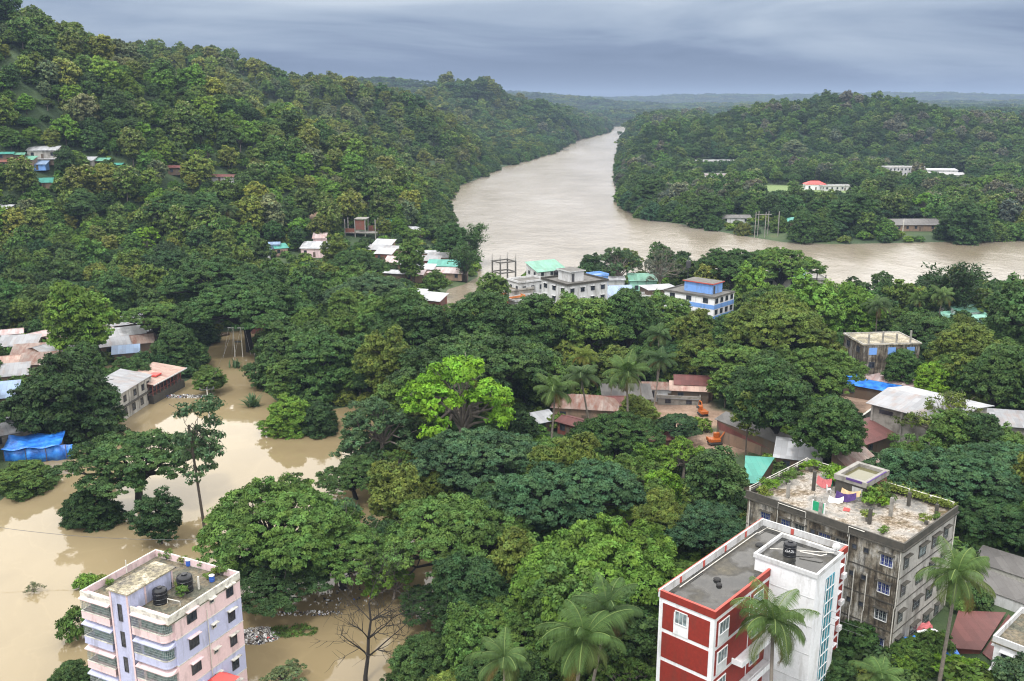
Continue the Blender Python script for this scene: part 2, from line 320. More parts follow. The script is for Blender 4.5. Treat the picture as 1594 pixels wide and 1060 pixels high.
# ------------------------------------------------------------------ object helpers
def link(o): scene.collection.objects.link(o); return o
def tag(o, label=None, cat=None, group=None, kind=None):
    if label: o['label'] = label
    if cat: o['category'] = cat
    if group: o['group'] = group
    if kind: o['kind'] = kind
    return o
def thing(name, label, cat, loc=(0, 0, 0), rot=0, group=None):
    o = link(bpy.data.objects.new(name, None)); o.empty_display_size = .5
    o.location = tuple(map(float, loc)); o.rotation_euler = (0, 0, R(rot)); return tag(o, label, cat, group)
class MB:
    def __init__(s): s.v = []; s.f = []; s.m = []; s.mats = []
    def mi(s, mat):
        if mat not in s.mats: s.mats.append(mat)
        return s.mats.index(mat)
    def add(s, vs, fs, mat=None):
        k = len(s.v); s.v += [tuple(map(float, v)) for v in vs]; i = s.mi(mat)
        for f in fs: s.f.append(tuple(k+j for j in f)); s.m.append(i)
    def box(s, x0, x1, y0, y1, z0, z1, mat=None):
        s.add([(x0,y0,z0),(x1,y0,z0),(x1,y1,z0),(x0,y1,z0),(x0,y0,z1),(x1,y0,z1),(x1,y1,z1),(x0,y1,z1)],
              [(3,2,1,0),(4,5,6,7),(0,1,5,4),(1,2,6,5),(2,3,7,6),(3,0,4,7)], mat); return s
    def prism(s, pts, z0, z1, mat=None):
        n = len(pts); s.add([(x, y, z0) for x, y in pts]+[(x, y, z1) for x, y in pts],
            [tuple(range(n))[::-1], tuple(range(n, 2*n))]+[(i, (i+1) % n, n+(i+1) % n, n+i) for i in range(n)], mat); return s
    def tube(s, pts, r, n=6, mat=None):
        pts = [np.array(p, float) for p in pts]; rs = r if hasattr(r, '__len__') else [r]*len(pts); V = []; Fc = []
        for i, p in enumerate(pts):
            t = pts[min(i+1, len(pts)-1)]-pts[max(i-1, 0)]; t = t/(np.linalg.norm(t)+1e-9)
            a = np.cross(t, (0, 0, 1) if abs(t[2]) < .9 else (1, 0, 0)); a /= np.linalg.norm(a); b = np.cross(t, a)
            for k in range(n): w = 2*math.pi*k/n; V.append(p+rs[i]*(a*math.cos(w)+b*math.sin(w)))
        for i in range(len(pts)-1):
            for k in range(n): Fc.append((i*n+k, i*n+(k+1) % n, (i+1)*n+(k+1) % n, (i+1)*n+k))
        Fc.append(tuple(range(n))[::-1]); Fc.append(tuple((len(pts)-1)*n+k for k in range(n)))
        s.add(V, Fc, mat); return s
    def lathe(s, c, prof, n=16, mat=None):
        V = [(c[0]+r*math.cos(2*math.pi*k/n), c[1]+r*math.sin(2*math.pi*k/n), c[2]+z) for r, z in prof for k in range(n)]
        Fc = [(i*n+k, i*n+(k+1) % n, (i+1)*n+(k+1) % n, (i+1)*n+k) for i in range(len(prof)-1) for k in range(n)]
        Fc.append(tuple(range(n))[::-1]); Fc.append(tuple((len(prof)-1)*n+k for k in range(n))); s.add(V, Fc, mat); return s
    def build(s, name, mat=None, parent=None, loc=None, bevel=0, smooth=False):
        me = bpy.data.meshes.new(name); me.from_pydata(s.v, [], s.f)
        for mm in s.mats: me.materials.append(MATS[mm or mat])
        me.polygons.foreach_set('material_index', s.m)
        if smooth: me.polygons.foreach_set('use_smooth', [True]*len(me.polygons))
        me.update(); o = link(bpy.data.objects.new(name, me))
        if parent: o.parent = parent
        if loc is not None: o.location = tuple(map(float, loc))
        if bevel:
            b = o.modifiers.new('bevel', 'BEVEL'); b.width = bevel; b.segments = 1; b.limit_method = 'ANGLE'
        return o
def to_local(o, rot, p):
    q = np.array(p[:2])-np.array(o[:2]); a = R(rot); return q[0]*math.cos(a)+q[1]*math.sin(a), -q[0]*math.sin(a)+q[1]*math.cos(a)
def copy_tree(o, parent=None):
    c = link(o.copy())
    if parent: c.parent = parent
    for ch in o.children: copy_tree(ch, c)
    return c

# ------------------------------------------------------------------ ground and water
def grid_mesh(name, X, Y, Z, mat, attr=None, aname=''):
    na, nr = X.shape; me = bpy.data.meshes.new(name); co = np.stack([X, Y, Z], -1).reshape(-1, 3).astype(np.float32)
    i, j = np.meshgrid(np.arange(na-1), np.arange(nr-1), indexing='ij'); a = (i*nr+j).ravel()
    fs = np.stack([a, a+nr, a+nr+1, a+1], -1).astype(np.int32)
    set_mesh(me, co, fs); me.polygons.foreach_set('use_smooth', np.ones(len(fs), bool))
    if attr is not None:
        at = me.attributes.new(aname, 'FLOAT_COLOR', 'POINT'); at.data.foreach_set('color', attr.reshape(-1).astype(np.float32))
    me.materials.append(MATS[mat]); return link(bpy.data.objects.new(name, me))
def set_mesh(me, co, fs):
    n = len(fs); k = fs.shape[1]
    me.vertices.add(len(co)); me.vertices.foreach_set('co', co.astype(np.float32).ravel())
    me.loops.add(n*k); me.loops.foreach_set('vertex_index', fs.astype(np.int32).ravel())
    me.polygons.add(n); me.polygons.foreach_set('loop_start', np.arange(0, n*k, k, dtype=np.int32))
    me.update(calc_edges=True); me.validate()
SOIL = [(1045,632,9),(1030,655,7),(1090,650,7),(1120,690,7),(1000,640,5),(540,335,3),(10,497,3),(1340,640,7),(1350,625,6),(480,330,7),(690,480,4),(560,330,3),(1330,660,5),(1100,345,10)]
LAWN = [(1208,293,30),(1245,293,28),(1285,298,26),(1335,297,20),(1150,290,12),(1400,300,14),(1505,292,14)]
att = np.zeros(GX.shape+(4,)); att[..., 3] = 1
for ch, lst in ((0, SOIL), (1, LAWN)):
    for px, py, r in lst:
        c = put(px, py); d = np.hypot(GX-c[0], GY-c[1]); att[..., ch] = np.maximum(att[..., ch], np.clip((r*1.15-d)/(r*.3), 0, 1))
terr = grid_mesh('ground', GX, GY, GH, 'earth_and_low_growth', att, 'ground')
tag(terr, 'green hills and low river land under the trees', kind='structure')
WR = 28*np.exp(np.linspace(0, math.log(13000/28), 160)); WA = np.linspace(R(-61), R(61), 150); wa, wr = np.meshgrid(WA, WR, indexing='ij')
wx, wy = wr*np.sin(wa), wr*np.cos(wa); fl = np.zeros(wx.shape+(4,))
flv = np.clip((wy-255)/70, 0, 1); fl[..., 0] = fl[..., 1] = fl[..., 2] = flv; fl[..., 3] = 1
wat = grid_mesh('water', wx, wy, np.zeros_like(wx), 'muddy_water', fl, 'flow')
tag(wat, 'brown river and flood water', kind='structure')

# ------------------------------------------------------------------ vegetation
rng = np.random.default_rng(7)
def leaf_quads(C, Nn, L, W, rg):
    """one small leaf spray per centre C, facing Nn"""
    n = len(C); Nn = Nn/(np.linalg.norm(Nn, axis=1, keepdims=True)+1e-9)
    a = np.cross(Nn, rg.normal(size=(n, 3))); a /= np.linalg.norm(a, axis=1, keepdims=True)+1e-9; b = np.cross(Nn, a)
    L = L[:, None]; W = W[:, None]
    v = np.stack([C-a*L, C-b*W+a*L*.1-Nn*W*.25, C+a*L, C+b*W+a*L*.1-Nn*W*.25], 1)
    return v.reshape(-1, 3)
def crown_data(lobes, td, leaf, nl, tr, rg, low=-.25, flatten=.55, up=.5, keep=1.0, tip=0.0, hole=0.0):
    """lobes (cx,cy,cz,rx,rz): leaf tufts spread over the outside of every lobe"""
    lobes = np.array(lobes, float); T = []; TN = []; TL = []; lob = rg.uniform(.82, 1.2, len(lobes))
    for k, (cx, cy, cz, rx, rz) in enumerate(lobes):
        n = max(6, int(4*np.pi*rx*(rx*.5+rz*.5)*(1-low)/2/td**2*1.0))
        z = rg.uniform(low, 1, n); a = rg.uniform(0, 2*np.pi, n); r = np.sqrt(1-np.clip(z, -1, 1)**2)
        d = np.stack([r*np.cos(a), r*np.sin(a), z], 1); rad = (rg.uniform(.74, 1.1, n)+.22*(rg.random(n) < .08))[:, None]
        p = np.array([cx, cy, cz])+d*rad*np.array([rx, rx, rz])
        ok = np.ones(n, bool)
        for j, (ox, oy, oz, orx, orz) in enumerate(lobes):
            if j != k: ok &= (((p[:, 0]-ox)/orx)**2+((p[:, 1]-oy)/orx)**2+((p[:, 2]-oz)/orz)**2) > .62
        if hole: ok &= rg.random(n) > hole
        TL.append(np.full(int(ok.sum()), lob[k])); T.append(p[ok]); TN.append((d/np.array([rx, rx, rz])*rx)[ok])
    T = np.concatenate(T); TN = np.concatenate(TN); TN /= np.linalg.norm(TN, axis=1, keepdims=True)
    nt = len(T); ts = rg.uniform(.7, 1.3, nt); tb = rg.uniform(.62, 1.38, nt)*np.concatenate(TL); zt = (T[:, 2]-T[:, 2].min())/(np.ptp(T[:, 2])+1e-6)
    idx = np.repeat(np.arange(nt), nl); m = len(idx)
    o = rg.normal(size=(m, 3)); o /= np.linalg.norm(o, axis=1, keepdims=True); o *= (rg.random(m)**.45)[:, None]
    o[:, 2] = np.abs(o[:, 2])*1.1-.35
    o *= np.array([1, 1, flatten])*tr*ts[idx][:, None]
    C = T[idx]+o
    Nn = TN[idx]*.35+o/tr*.8+np.array([0, 0, up])+rg.normal(size=(m, 3))*.42
    sz = leaf*rg.uniform(.55, 1.3, m)
    V = leaf_quads(C, Nn, sz, sz*.55, rg)
    lv = tb[idx]*rg.uniform(.8, 1.22, m); hue = rg.uniform(-.12, .12, nt)[idx]
    tp = np.where(rg.random(m) < tip*np.clip(zt[idx]*1.6-.5, 0, 1)*(tb[idx] > .9), rg.uniform(.4, 1, m), 0)
    return V, np.stack([lv*(1+hue), lv, lv*(1-hue)], 1), tp
def tubes_data(paths, n=5):
    V, Fc = [], []; k = 0
    for pts, rs in paths:
        mb = MB(); mb.tube(pts, rs, n); V += mb.v
        Fc += [tuple(i+k for i in f) for f in mb.f if len(f) == 4]; k += len(mb.v)
    return np.array(V, float), np.array(Fc, int)
def leaf_mesh(name, data, wood=None, bark='bark'):
    V, lv, tp = data; nq = len(V)//4; fs = np.arange(nq*4).reshape(-1, 4)
    me = bpy.data.meshes.new(name)
    if wood is not None:
        wv, wf = wood; fs = np.concatenate([fs, wf+len(V)]); V = np.concatenate([V, wv])
        lv = np.concatenate([lv, np.ones((len(wf), 3))]); tp = np.concatenate([tp, np.zeros(len(wf))])
    me.materials.append(MATS['leaves'])
    if wood is not None: me.materials.append(MATS[bark])
    n = len(fs); me.vertices.add(len(V)); me.vertices.foreach_set('co', V.astype(np.float32).ravel())
    me.loops.add(n*4); me.loops.foreach_set('vertex_index', fs.astype(np.int32).ravel())
    me.polygons.add(n); me.polygons.foreach_set('loop_start', np.arange(0, n*4, 4, dtype=np.int32))
    if wood is not None: me.polygons.foreach_set('material_index', (np.arange(n) >= nq).astype(np.int32))
    me.update(calc_edges=True)
    a = me.attributes.new('lv', 'FLOAT_COLOR', 'CORNER'); a.data.foreach_set('color', np.repeat(np.concatenate([lv, np.ones((n, 1))], 1), 4, 0).astype(np.float32).ravel())
    a = me.attributes.new('tip', 'FLOAT', 'FACE'); a.data.foreach_set('value', tp.astype(np.float32))
    return me
def wood_mesh(name, paths, bark, n=6):
    V, Fc = tubes_data(paths, n); me = bpy.data.meshes.new(name); set_mesh(me, V, Fc)
    me.polygons.foreach_set('use_smooth', np.ones(len(me.polygons), bool)); me.materials.append(MATS[bark]); return me
def limbs(lobes, h0, r0, rg, every=1, base=-2.5, lean=.6, rl=.3):
    """a leaning trunk forking towards every lobe"""
    lx, ly = rg.normal(size=2)*lean
    tr = [((0, 0, base), r0*1.25), ((lx*.2, ly*.2, 0), r0), ((lx*.6, ly*.6, h0*.5), r0*.8), ((lx, ly, h0), r0*.7)]
    out = [([p for p, r in tr], [r for p, r in tr])]
    for cx, cy, cz, rx, rz in lobes[::every]:
        top = np.array([cx, cy, cz+rz*.1]); b = np.array([lx, ly, h0*rg.uniform(.75, 1.0)])
        m1 = b+(top-b)*.35+np.array([0, 0, .12*np.linalg.norm(top-b)])+rg.normal(size=3)*.3
        m2 = b+(top-b)*.7+rg.normal(size=3)*.35
        out.append(([b, m1, m2, top], [rl, rl*.7, rl*.42, rl*.12]))
        for _ in range(2):
            e = top+rg.normal(size=3)*np.array([rx, rx, rz])*.6; out.append(([m2, (m2+e)/2+rg.normal(size=3)*.2, e], [rl*.35, rl*.2, .03]))
    return out
def L_rain(rg, Rr=10.5, H=12.6, n=36):
    o = []
    for i in range(n):
        r = Rr*.80*math.sqrt((i+.4)/n); a = i*2.39996+rg.uniform(-.35, .35)
        o.append((r*math.cos(a), r*math.sin(a), H-2.0-5.6*(r/Rr)**2+rg.uniform(-.7, .7), rg.uniform(1.5, 3.3), rg.uniform(.9, 2.0)))
    return o
def L_round(rg, Rr=5.2, H=11.5, n=20):
    o = [(0, 0, H-3.2, Rr*.62, 2.9)]
    for i in range(n):
        z = 1-2*(i+.5)/n*.78; a = i*2.39996+rg.uniform(-.4, .4); r = math.sqrt(max(0, 1-z*z))*Rr*.62
        o.append((r*math.cos(a), r*math.sin(a), H-4.6+z*3.3+rg.uniform(-.6, .6), rg.uniform(1.0, 2.3), rg.uniform(.8, 1.8)))
    return o
def L_tall(rg, Rr=4.8, H=12.5, n=22):
    o = []
    for i in range(n):
        t = (i+.5)/n; a = i*2.39996+rg.uniform(-.5, .5); r = Rr*.66*math.sqrt(max(.05, 1-(2*t-1.0)**2*.85))*rg.uniform(.75, 1.1)
        o.append((r*math.cos(a), r*math.sin(a), 3.6+(H-5.2)*t, rg.uniform(1.0, 2.2), rg.uniform(.9, 1.9)))
    return o
def L_dome(rg, Rr=6.0, H=9.5, n=44):
    o = [(0, 0, H*.5, Rr*.55, H*.4)]
    for i in range(n):
        z = 1-(i+.5)/n*1.15; a = i*2.39996+rg.uniform(-.3, .3); r = math.sqrt(max(0, 1-z*z))*Rr*.74
        o.append((r*math.cos(a), r*math.sin(a), 1.0+max(z, -.05)*(H-2.6)+rg.uniform(-.7, .7), rg.uniform(.9, 2.1), rg.uniform(.7, 1.6)))
    return o
def L_open(rg, Rr=6.6, H=10.5, n=30):
    o = []
    for i in range(n):
        r = Rr*.82*math.sqrt((i+.3)/n); a = i*2.39996+rg.uniform(-.5, .5)
        o.append((r*math.cos(a), r*math.sin(a), H-1.2-5.2*(r/Rr)**2+rg.uniform(-1.6, .5), rg.uniform(.8, 1.5), rg.uniform(.6, 1.1)))
    return o
def L_slender(rg, Rr=2.6, H=17, n=13):
    o = []
    for i in range(n):
        t = (i+.5)/n; a = i*2.39996+rg.uniform(-.6, .6); r = Rr*rg.uniform(.35, 1)
        o.append((r*math.cos(a), r*math.sin(a), 7.5+(H-8.2)*t, rg.uniform(.8, 1.3), rg.uniform(.6, .9)))
    return o
def L_bush(rg, Rr=2.4, H=3.0, n=9):
    o = []
    for i in range(n):
        a = i*2.39996; r = Rr*.6*math.sqrt((i+.3)/n); o.append((r*math.cos(a), r*math.sin(a), H*.5*(1-.5*(r/Rr)**2)+rg.uniform(-.2, .3), rg.uniform(.9, 1.3), rg.uniform(.8, 1.2)))
    return o
# kind: (lobe maker, nominal crown radius, crown centre height, bark, near settings, trunk)
KINDS = {
 'dome':   (L_dome, 6.6, 4.6, 'bark_dark', dict(td=.66, leaf=.19, nl=46, tr=.58, low=-.6, flatten=.7, hole=.12), dict(h0=2.6, r0=.4, rl=.18)),
 'rain':   (L_rain, 11.4, 9.0, 'bark_dark', dict(td=.84, leaf=.21, nl=60, tr=.70, low=-.2, flatten=.55, hole=.16), dict(h0=4.2, r0=.75, rl=.34)),
 'round':  (L_round, 5.4, 7.0, 'bark_dark', dict(td=.68, leaf=.19, nl=46, tr=.58, low=-.7, flatten=.75, hole=.08), dict(h0=3.6, r0=.32, rl=.16)),
 'tall':   (L_tall, 5.2, 7.8, 'bark', dict(td=.8, leaf=.25, nl=38, tr=.66, low=-.6, flatten=.8, hole=.12), dict(h0=6.5, r0=.28, rl=.13)),
 'teak':   (L_tall, 5.2, 7.8, 'bark_pale', dict(td=.8, leaf=.25, nl=36, tr=.66, low=-.5, flatten=.8, tip=.26, hole=.12), dict(h0=7, r0=.26, rl=.12)),
 'open':   (L_open, 6.9, 7.6, 'bark_pale', dict(td=.62, leaf=.2, nl=34, tr=.5, low=-.4, flatten=.7, hole=.3), dict(h0=3.8, r0=.42, rl=.2)),
 'slender':(L_slender, 3.4, 12.2, 'bark', dict(td=.62, leaf=.24, nl=15, tr=.6, low=-.8, flatten=.8, hole=.3), dict(h0=13.5, r0=.2, rl=.06)),
 'sparse': (L_open, 6.9, 8.6, 'bark_pale', dict(td=.9, leaf=.22, nl=16, tr=.62, low=-.4, flatten=.7, hole=.35), dict(h0=3.8, r0=.32, rl=.17)),
 'bush':   (L_bush, 2.5, 1.6, 'bark', dict(td=.55, leaf=.2, nl=24, tr=.5, low=-.5, flatten=.8), dict(h0=.6, r0=.08, rl=.05, base=-.8)),
}
def bamboo_data(rg, leafs=.42, per=90):
    C = []; paths = []
    for i in range(30):
        a = rg.uniform(0, 2*np.pi); r0 = rg.uniform(0, .9); h = rg.uniform(9, 15); out = rg.uniform(1.5, 5.0); t = np.linspace(0, 1, 9)
        x = np.cos(a)*(r0+out*t**2.4); y = np.sin(a)*(r0+out*t**2.4); z = h*(t-.33*t**3.6); p = np.stack([x, y, z], 1)
        paths.append((list(p[::2]), [.07, .06, .05, .035, .012]))
        tt = rg.uniform(.3, 1, per); q = np.stack([np.interp(tt, t, p[:, k]) for k in range(3)], 1); C.append(q+rg.normal(size=q.shape)*np.array([.5, .5, .4]))
    C = np.concatenate(C); m = len(C); sz = leafs*rg.uniform(.6, 1.2, m)
    V = leaf_quads(C, rg.normal(size=(m, 3))*.5+np.array([0, 0, .9]), sz, sz*.3, rg); lv = rg.uniform(.7, 1.25, m)
    return V, np.stack([lv]*3, 1), np.zeros(m), paths
def palm_data(rg, nf=24, Lf=4.6, H=13, nleaf=46, drop=1.12):
    V = []; LV = []; paths = []
    bx, by = rg.normal(size=2)*1.1; top = np.array([bx, by, H])
    paths.append(([(0, 0, -2), (0, 0, 0), (bx*.35, by*.35, H*.4), (bx*.8, by*.8, H*.8), tuple(top)], [.26, .22, .16, .14, .13]))
    for i in range(nf):
        a = i*2.39996+rg.uniform(-.5, .5); t0 = (i+.5)/nf; dv = rg.uniform(.8, 1.45)                       # young upright fronds first, old hanging last
        el = R(80-t0*96+rg.uniform(-14, 14)); Lq = Lf*rg.uniform(.72, 1.12)*(.8+.2*math.sin(math.pi*min(1, t0*1.5)))
        s = np.linspace(0, 1, nleaf); ang = el-(s**1.5)*R(62+25*t0)*drop*dv
        dr = np.cos(ang); dz = np.sin(ang); ds = Lq/nleaf
        rr = np.cumsum(dr)*ds; zz = np.cumsum(dz)*ds
        ca, sa = math.cos(a), math.sin(a); p = top+np.stack([rr*ca, rr*sa, zz+.1], 1)
        T = np.stack([dr*ca, dr*sa, dz], 1); S = np.array([-sa, ca, 0.]); U = np.cross(T, S)*-1
        U = np.where(U[:, 2:3] < 0, -U, U)
        w = .045; b = leaf_b = rg.uniform(.85, 1.15)*(1.12 if t0 < .35 else .95)
        for k in range(nleaf-1):                                                 # midrib
            V += [p[k]-S*w, p[k]+S*w, p[k+1]+S*w*.7, p[k+1]-S*w*.7]; LV.append((1.9*b, 1.5*b, 1.4*b))
        for sd in (-1, 1):
            for k in range(2, nleaf):
                u = s[k]; ll = 1.05*math.sin(math.pi*min(1, u*.86+.1))**.6*rg.uniform(.85, 1.1)*Lf/4.3
                d = S*sd*.72+T[k]*.55+U[k]*(.22-.2*u)+np.array([0, 0, -.42*(.5+u)]); d /= np.linalg.norm(d)
                e = p[k]+d*ll*.55; e2 = p[k]+(d+np.array([0, 0, -.35]))*ll
                hw = T[k]*.034
                ll *= rg.uniform(.85, 1.1); V += [p[k]-hw*.6, p[k]+hw*.6, e+hw, e-hw]; V += [e-hw, e+hw, e2+hw*.15, e2-hw*.15]
                c = b*rg.uniform(.75, 1.2); y = 1+.3*(t0 > .7)+(1.0 if t0 > .93 else 0); c = c*(.75 if t0 > .93 else 1)
                LV.append((c*y, c, c*.9)); LV.append((c*1.1*y, c*1.05, c*.9))
    return np.array(V), np.array(LV), np.zeros(len(LV)), paths, top
def agave_data(rg, n=30, Lq=1.5, arch=1.0, wid=.16):
    V = []; LV = []
    for i in range(n):
        a = rg.uniform(0, 2*np.pi); el = R(rg.uniform(25, 85)); ox, oy = rg.normal(size=2)*.5; l = Lq*rg.uniform(.7, 1.2)
        S = np.array([-math.sin(a), math.cos(a), 0]); q = np.array([ox, oy, 0.]); b = rg.uniform(.8, 1.2)
        for k in range(5):
            e = el-arch*R(55)*(k/5)**1.5; d = np.array([math.cos(e)*math.cos(a), math.cos(e)*math.sin(a), math.sin(e)])*l/5
            w0 = wid*math.sin(math.pi*(.15+.17*k)); w1 = wid*math.sin(math.pi*(.15+.17*(k+1))) if k < 4 else .01
            V += [q-S*w0, q+S*w0, q+d+S*w1, q+d-S*w1]; LV.append((b, b, b*1.05)); q = q+d
    return np.array(V), np.array(LV), np.zeros(len(LV))
def warp(lobes, rg):
    """no crown is round: pull the lobes in and out with the compass direction"""
    p1, p2, p3 = rg.uniform(0, 6.28, 3); out = []
    for cx, cy, cz, rx, rz in lobes:
        a = math.atan2(cy, cx); f = 1+.17*math.sin(2*a+p1)+.12*math.sin(3*a+p2)+.07*math.sin(5*a+p3)+rg.uniform(-.10, .10)
        out.append((cx*f+rg.normal()*.15, cy*f+rg.normal()*.15, cz*(1+.06*math.sin(2*a+p3))+rg.normal()*.15, rx, rz))
    return out
NEAR = {}; FARM = {}
def prototypes():
    for kn, (mk, R0, C0, bark, st, tk) in KINDS.items():
        nv = {'dome': 4, 'rain': 5, 'round': 4, 'tall': 3, 'teak': 3, 'open': 2, 'slender': 2, 'sparse': 2, 'bush': 2}[kn]
        NEAR[kn] = []; FARM[kn] = []
        for i in range(nv):
            rg = np.random.default_rng(31*i+len(kn)*7+ord(kn[0])); lb = warp(mk(rg), rg)
            every = 1
            NEAR[kn].append((leaf_mesh(kn+'_crown', crown_data(lb, rg=rg, **st)), wood_mesh(kn+'_trunk', limbs(lb, rg=rg, every=every, **tk), bark)))
            fs = dict(st); fs['td'] *= 1.3; fs['leaf'] *= 1.8; fs['nl'] = max(8, int(fs['nl']*.36)); fs['tr'] *= 1.2
            wd = tubes_data(limbs(lb, rg=rg, every=3, **tk), 4)
            FARM[kn].append(leaf_mesh(kn+'_tree', crown_data(lb, rg=rg, **fs), wd, bark))
    NEAR['bamboo'] = []; FARM['bamboo'] = []
    for i in range(2):
        rg = np.random.default_rng(80+i); V, lv, tp, pa = bamboo_data(rg)
        NEAR['bamboo'].append((leaf_mesh('bamboo_crown', (V, lv, tp)), wood_mesh('bamboo_stems', pa, 'bark', 4)))
    NEAR['palm'] = []
    for i in range(5):
        rg = np.random.default_rng(60+i); V, lv, tp, pa, top = palm_data(rg, nf=22+2*(i % 3))
        mb = MB()
        for k in range(9):
            a = rg.uniform(0, 6.28); mb.lathe((top[0]+.26*math.cos(a), top[1]+.26*math.sin(a), top[2]-.45+rg.uniform(-.1, .15)), [(.02, -.14), (.11, -.08), (.14, 0), (.10, .1), (.02, .15)], 7)
        me = bpy.data.meshes.new('coconuts'); me.from_pydata(mb.v, [], mb.f); me.materials.append(MATS['coconut']); me.update()
        NEAR['palm'].append((leaf_mesh('palm_crown', (V, lv, tp)), wood_mesh('palm_trunk', pa, 'bark_pale', 8), me))
prototypes()
KR = {k: (v[1], v[2]) for k, v in KINDS.items()}; KR['bamboo'] = (4.6, 7.5); KR['palm'] = (4.1, 12.6)
TINT = dict(dark=(.045, .088, .025), deep=(.030, .062, .020), blue=(.042, .088, .038), mid=(.070, .126, .027), fresh=(.098, .178, .026), bright=(.120, .220, .020),
            lime=(.112, .232, .016), olive=(.092, .126, .025), yellow=(.140, .182, .036), pale=(.105, .135, .060), grey=(.085, .098, .070), feather=(.060, .105, .045), palm=(.062, .108, .034), palmdark=(.040, .074, .028))
CATS = dict(dome='tree', rain='tree', round='tree', tall='tree', teak='tree', open='tree', slender='tree', sparse='tree', bush='shrub', bamboo='bamboo', palm='palm tree')
NAMES = dict(dome='broad_tree', rain='rain_tree', round='leafy_tree', tall='tall_tree', teak='teak_tree', open='open_crowned_tree', slender='slender_tree', sparse='sparse_tree', bush='shrub', bamboo='bamboo_clump', palm='coconut_palm')
PLACED = []                    # x, y, crown radius
def tree_at(kind, x, y, s, tint, label, group=None, zs=1.0, rot=None, far=False, base=None, vi=None):
    zb = base if base is not None else max(ground(x, y), -.4)-.1
    rg = random.Random(int(abs(x*131)+abs(y*17))); rot = rg.uniform(0, 360) if rot is None else rot
    tv = TINT[tint] if isinstance(tint, str) else tint; j = rg.uniform(.9, 1.1); tv = [tv[0]*j*rg.uniform(.94, 1.06), tv[1]*j, tv[2]*j*rg.uniform(.93, 1.07)]
    PLACED.append((x, y, KR[kind][0]*s))
    if far:
        fm = FARM[kind][rg.randrange(len(FARM[kind])) if vi is None else vi]
        o = link(bpy.data.objects.new(NAMES[kind], fm)); o['tint'] = tv; tag(o, label, CATS[kind], group)
        o.location = (x, y, zb); o.rotation_euler = (0, 0, R(rot)); o.scale = (s, s, s*zs); return o
    pm = NEAR[kind]; pm = pm[rg.randrange(len(pm)) if vi is None else vi]
    t = thing(NAMES[kind], label, CATS[kind], (x, y, zb), rot, group); t.scale = (s, s, s*zs)
    for me, nm in zip(pm, ('crown', 'trunk', 'coconuts')):
        o = link(bpy.data.objects.new(nm, me)); o.parent = t
        if nm == 'crown': o['tint'] = tv
    return t
def tree_px(kind, px, py, w, tint, label, group=None, zs=1.0, maxh=None, **k):
    """crown centre seen at px,py and w photo pixels wide"""
    R0, C0 = KR[kind]; s = 1.0
    for _ in range(6):
        q = put(px, py, C0*s*zs); dep = proj(*q)[2]; s = w*dep/F/(2*R0)
    if s > 1.25 and kind != 'slender':
        zs *= (1.25/s)**.55
        for _ in range(4): q = put(px, py, C0*s*zs); dep = proj(*q)[2]; s = w*dep/F/(2*R0)
    return tree_at(kind, q[0], q[1], s, tint, label, group, zs, **k)

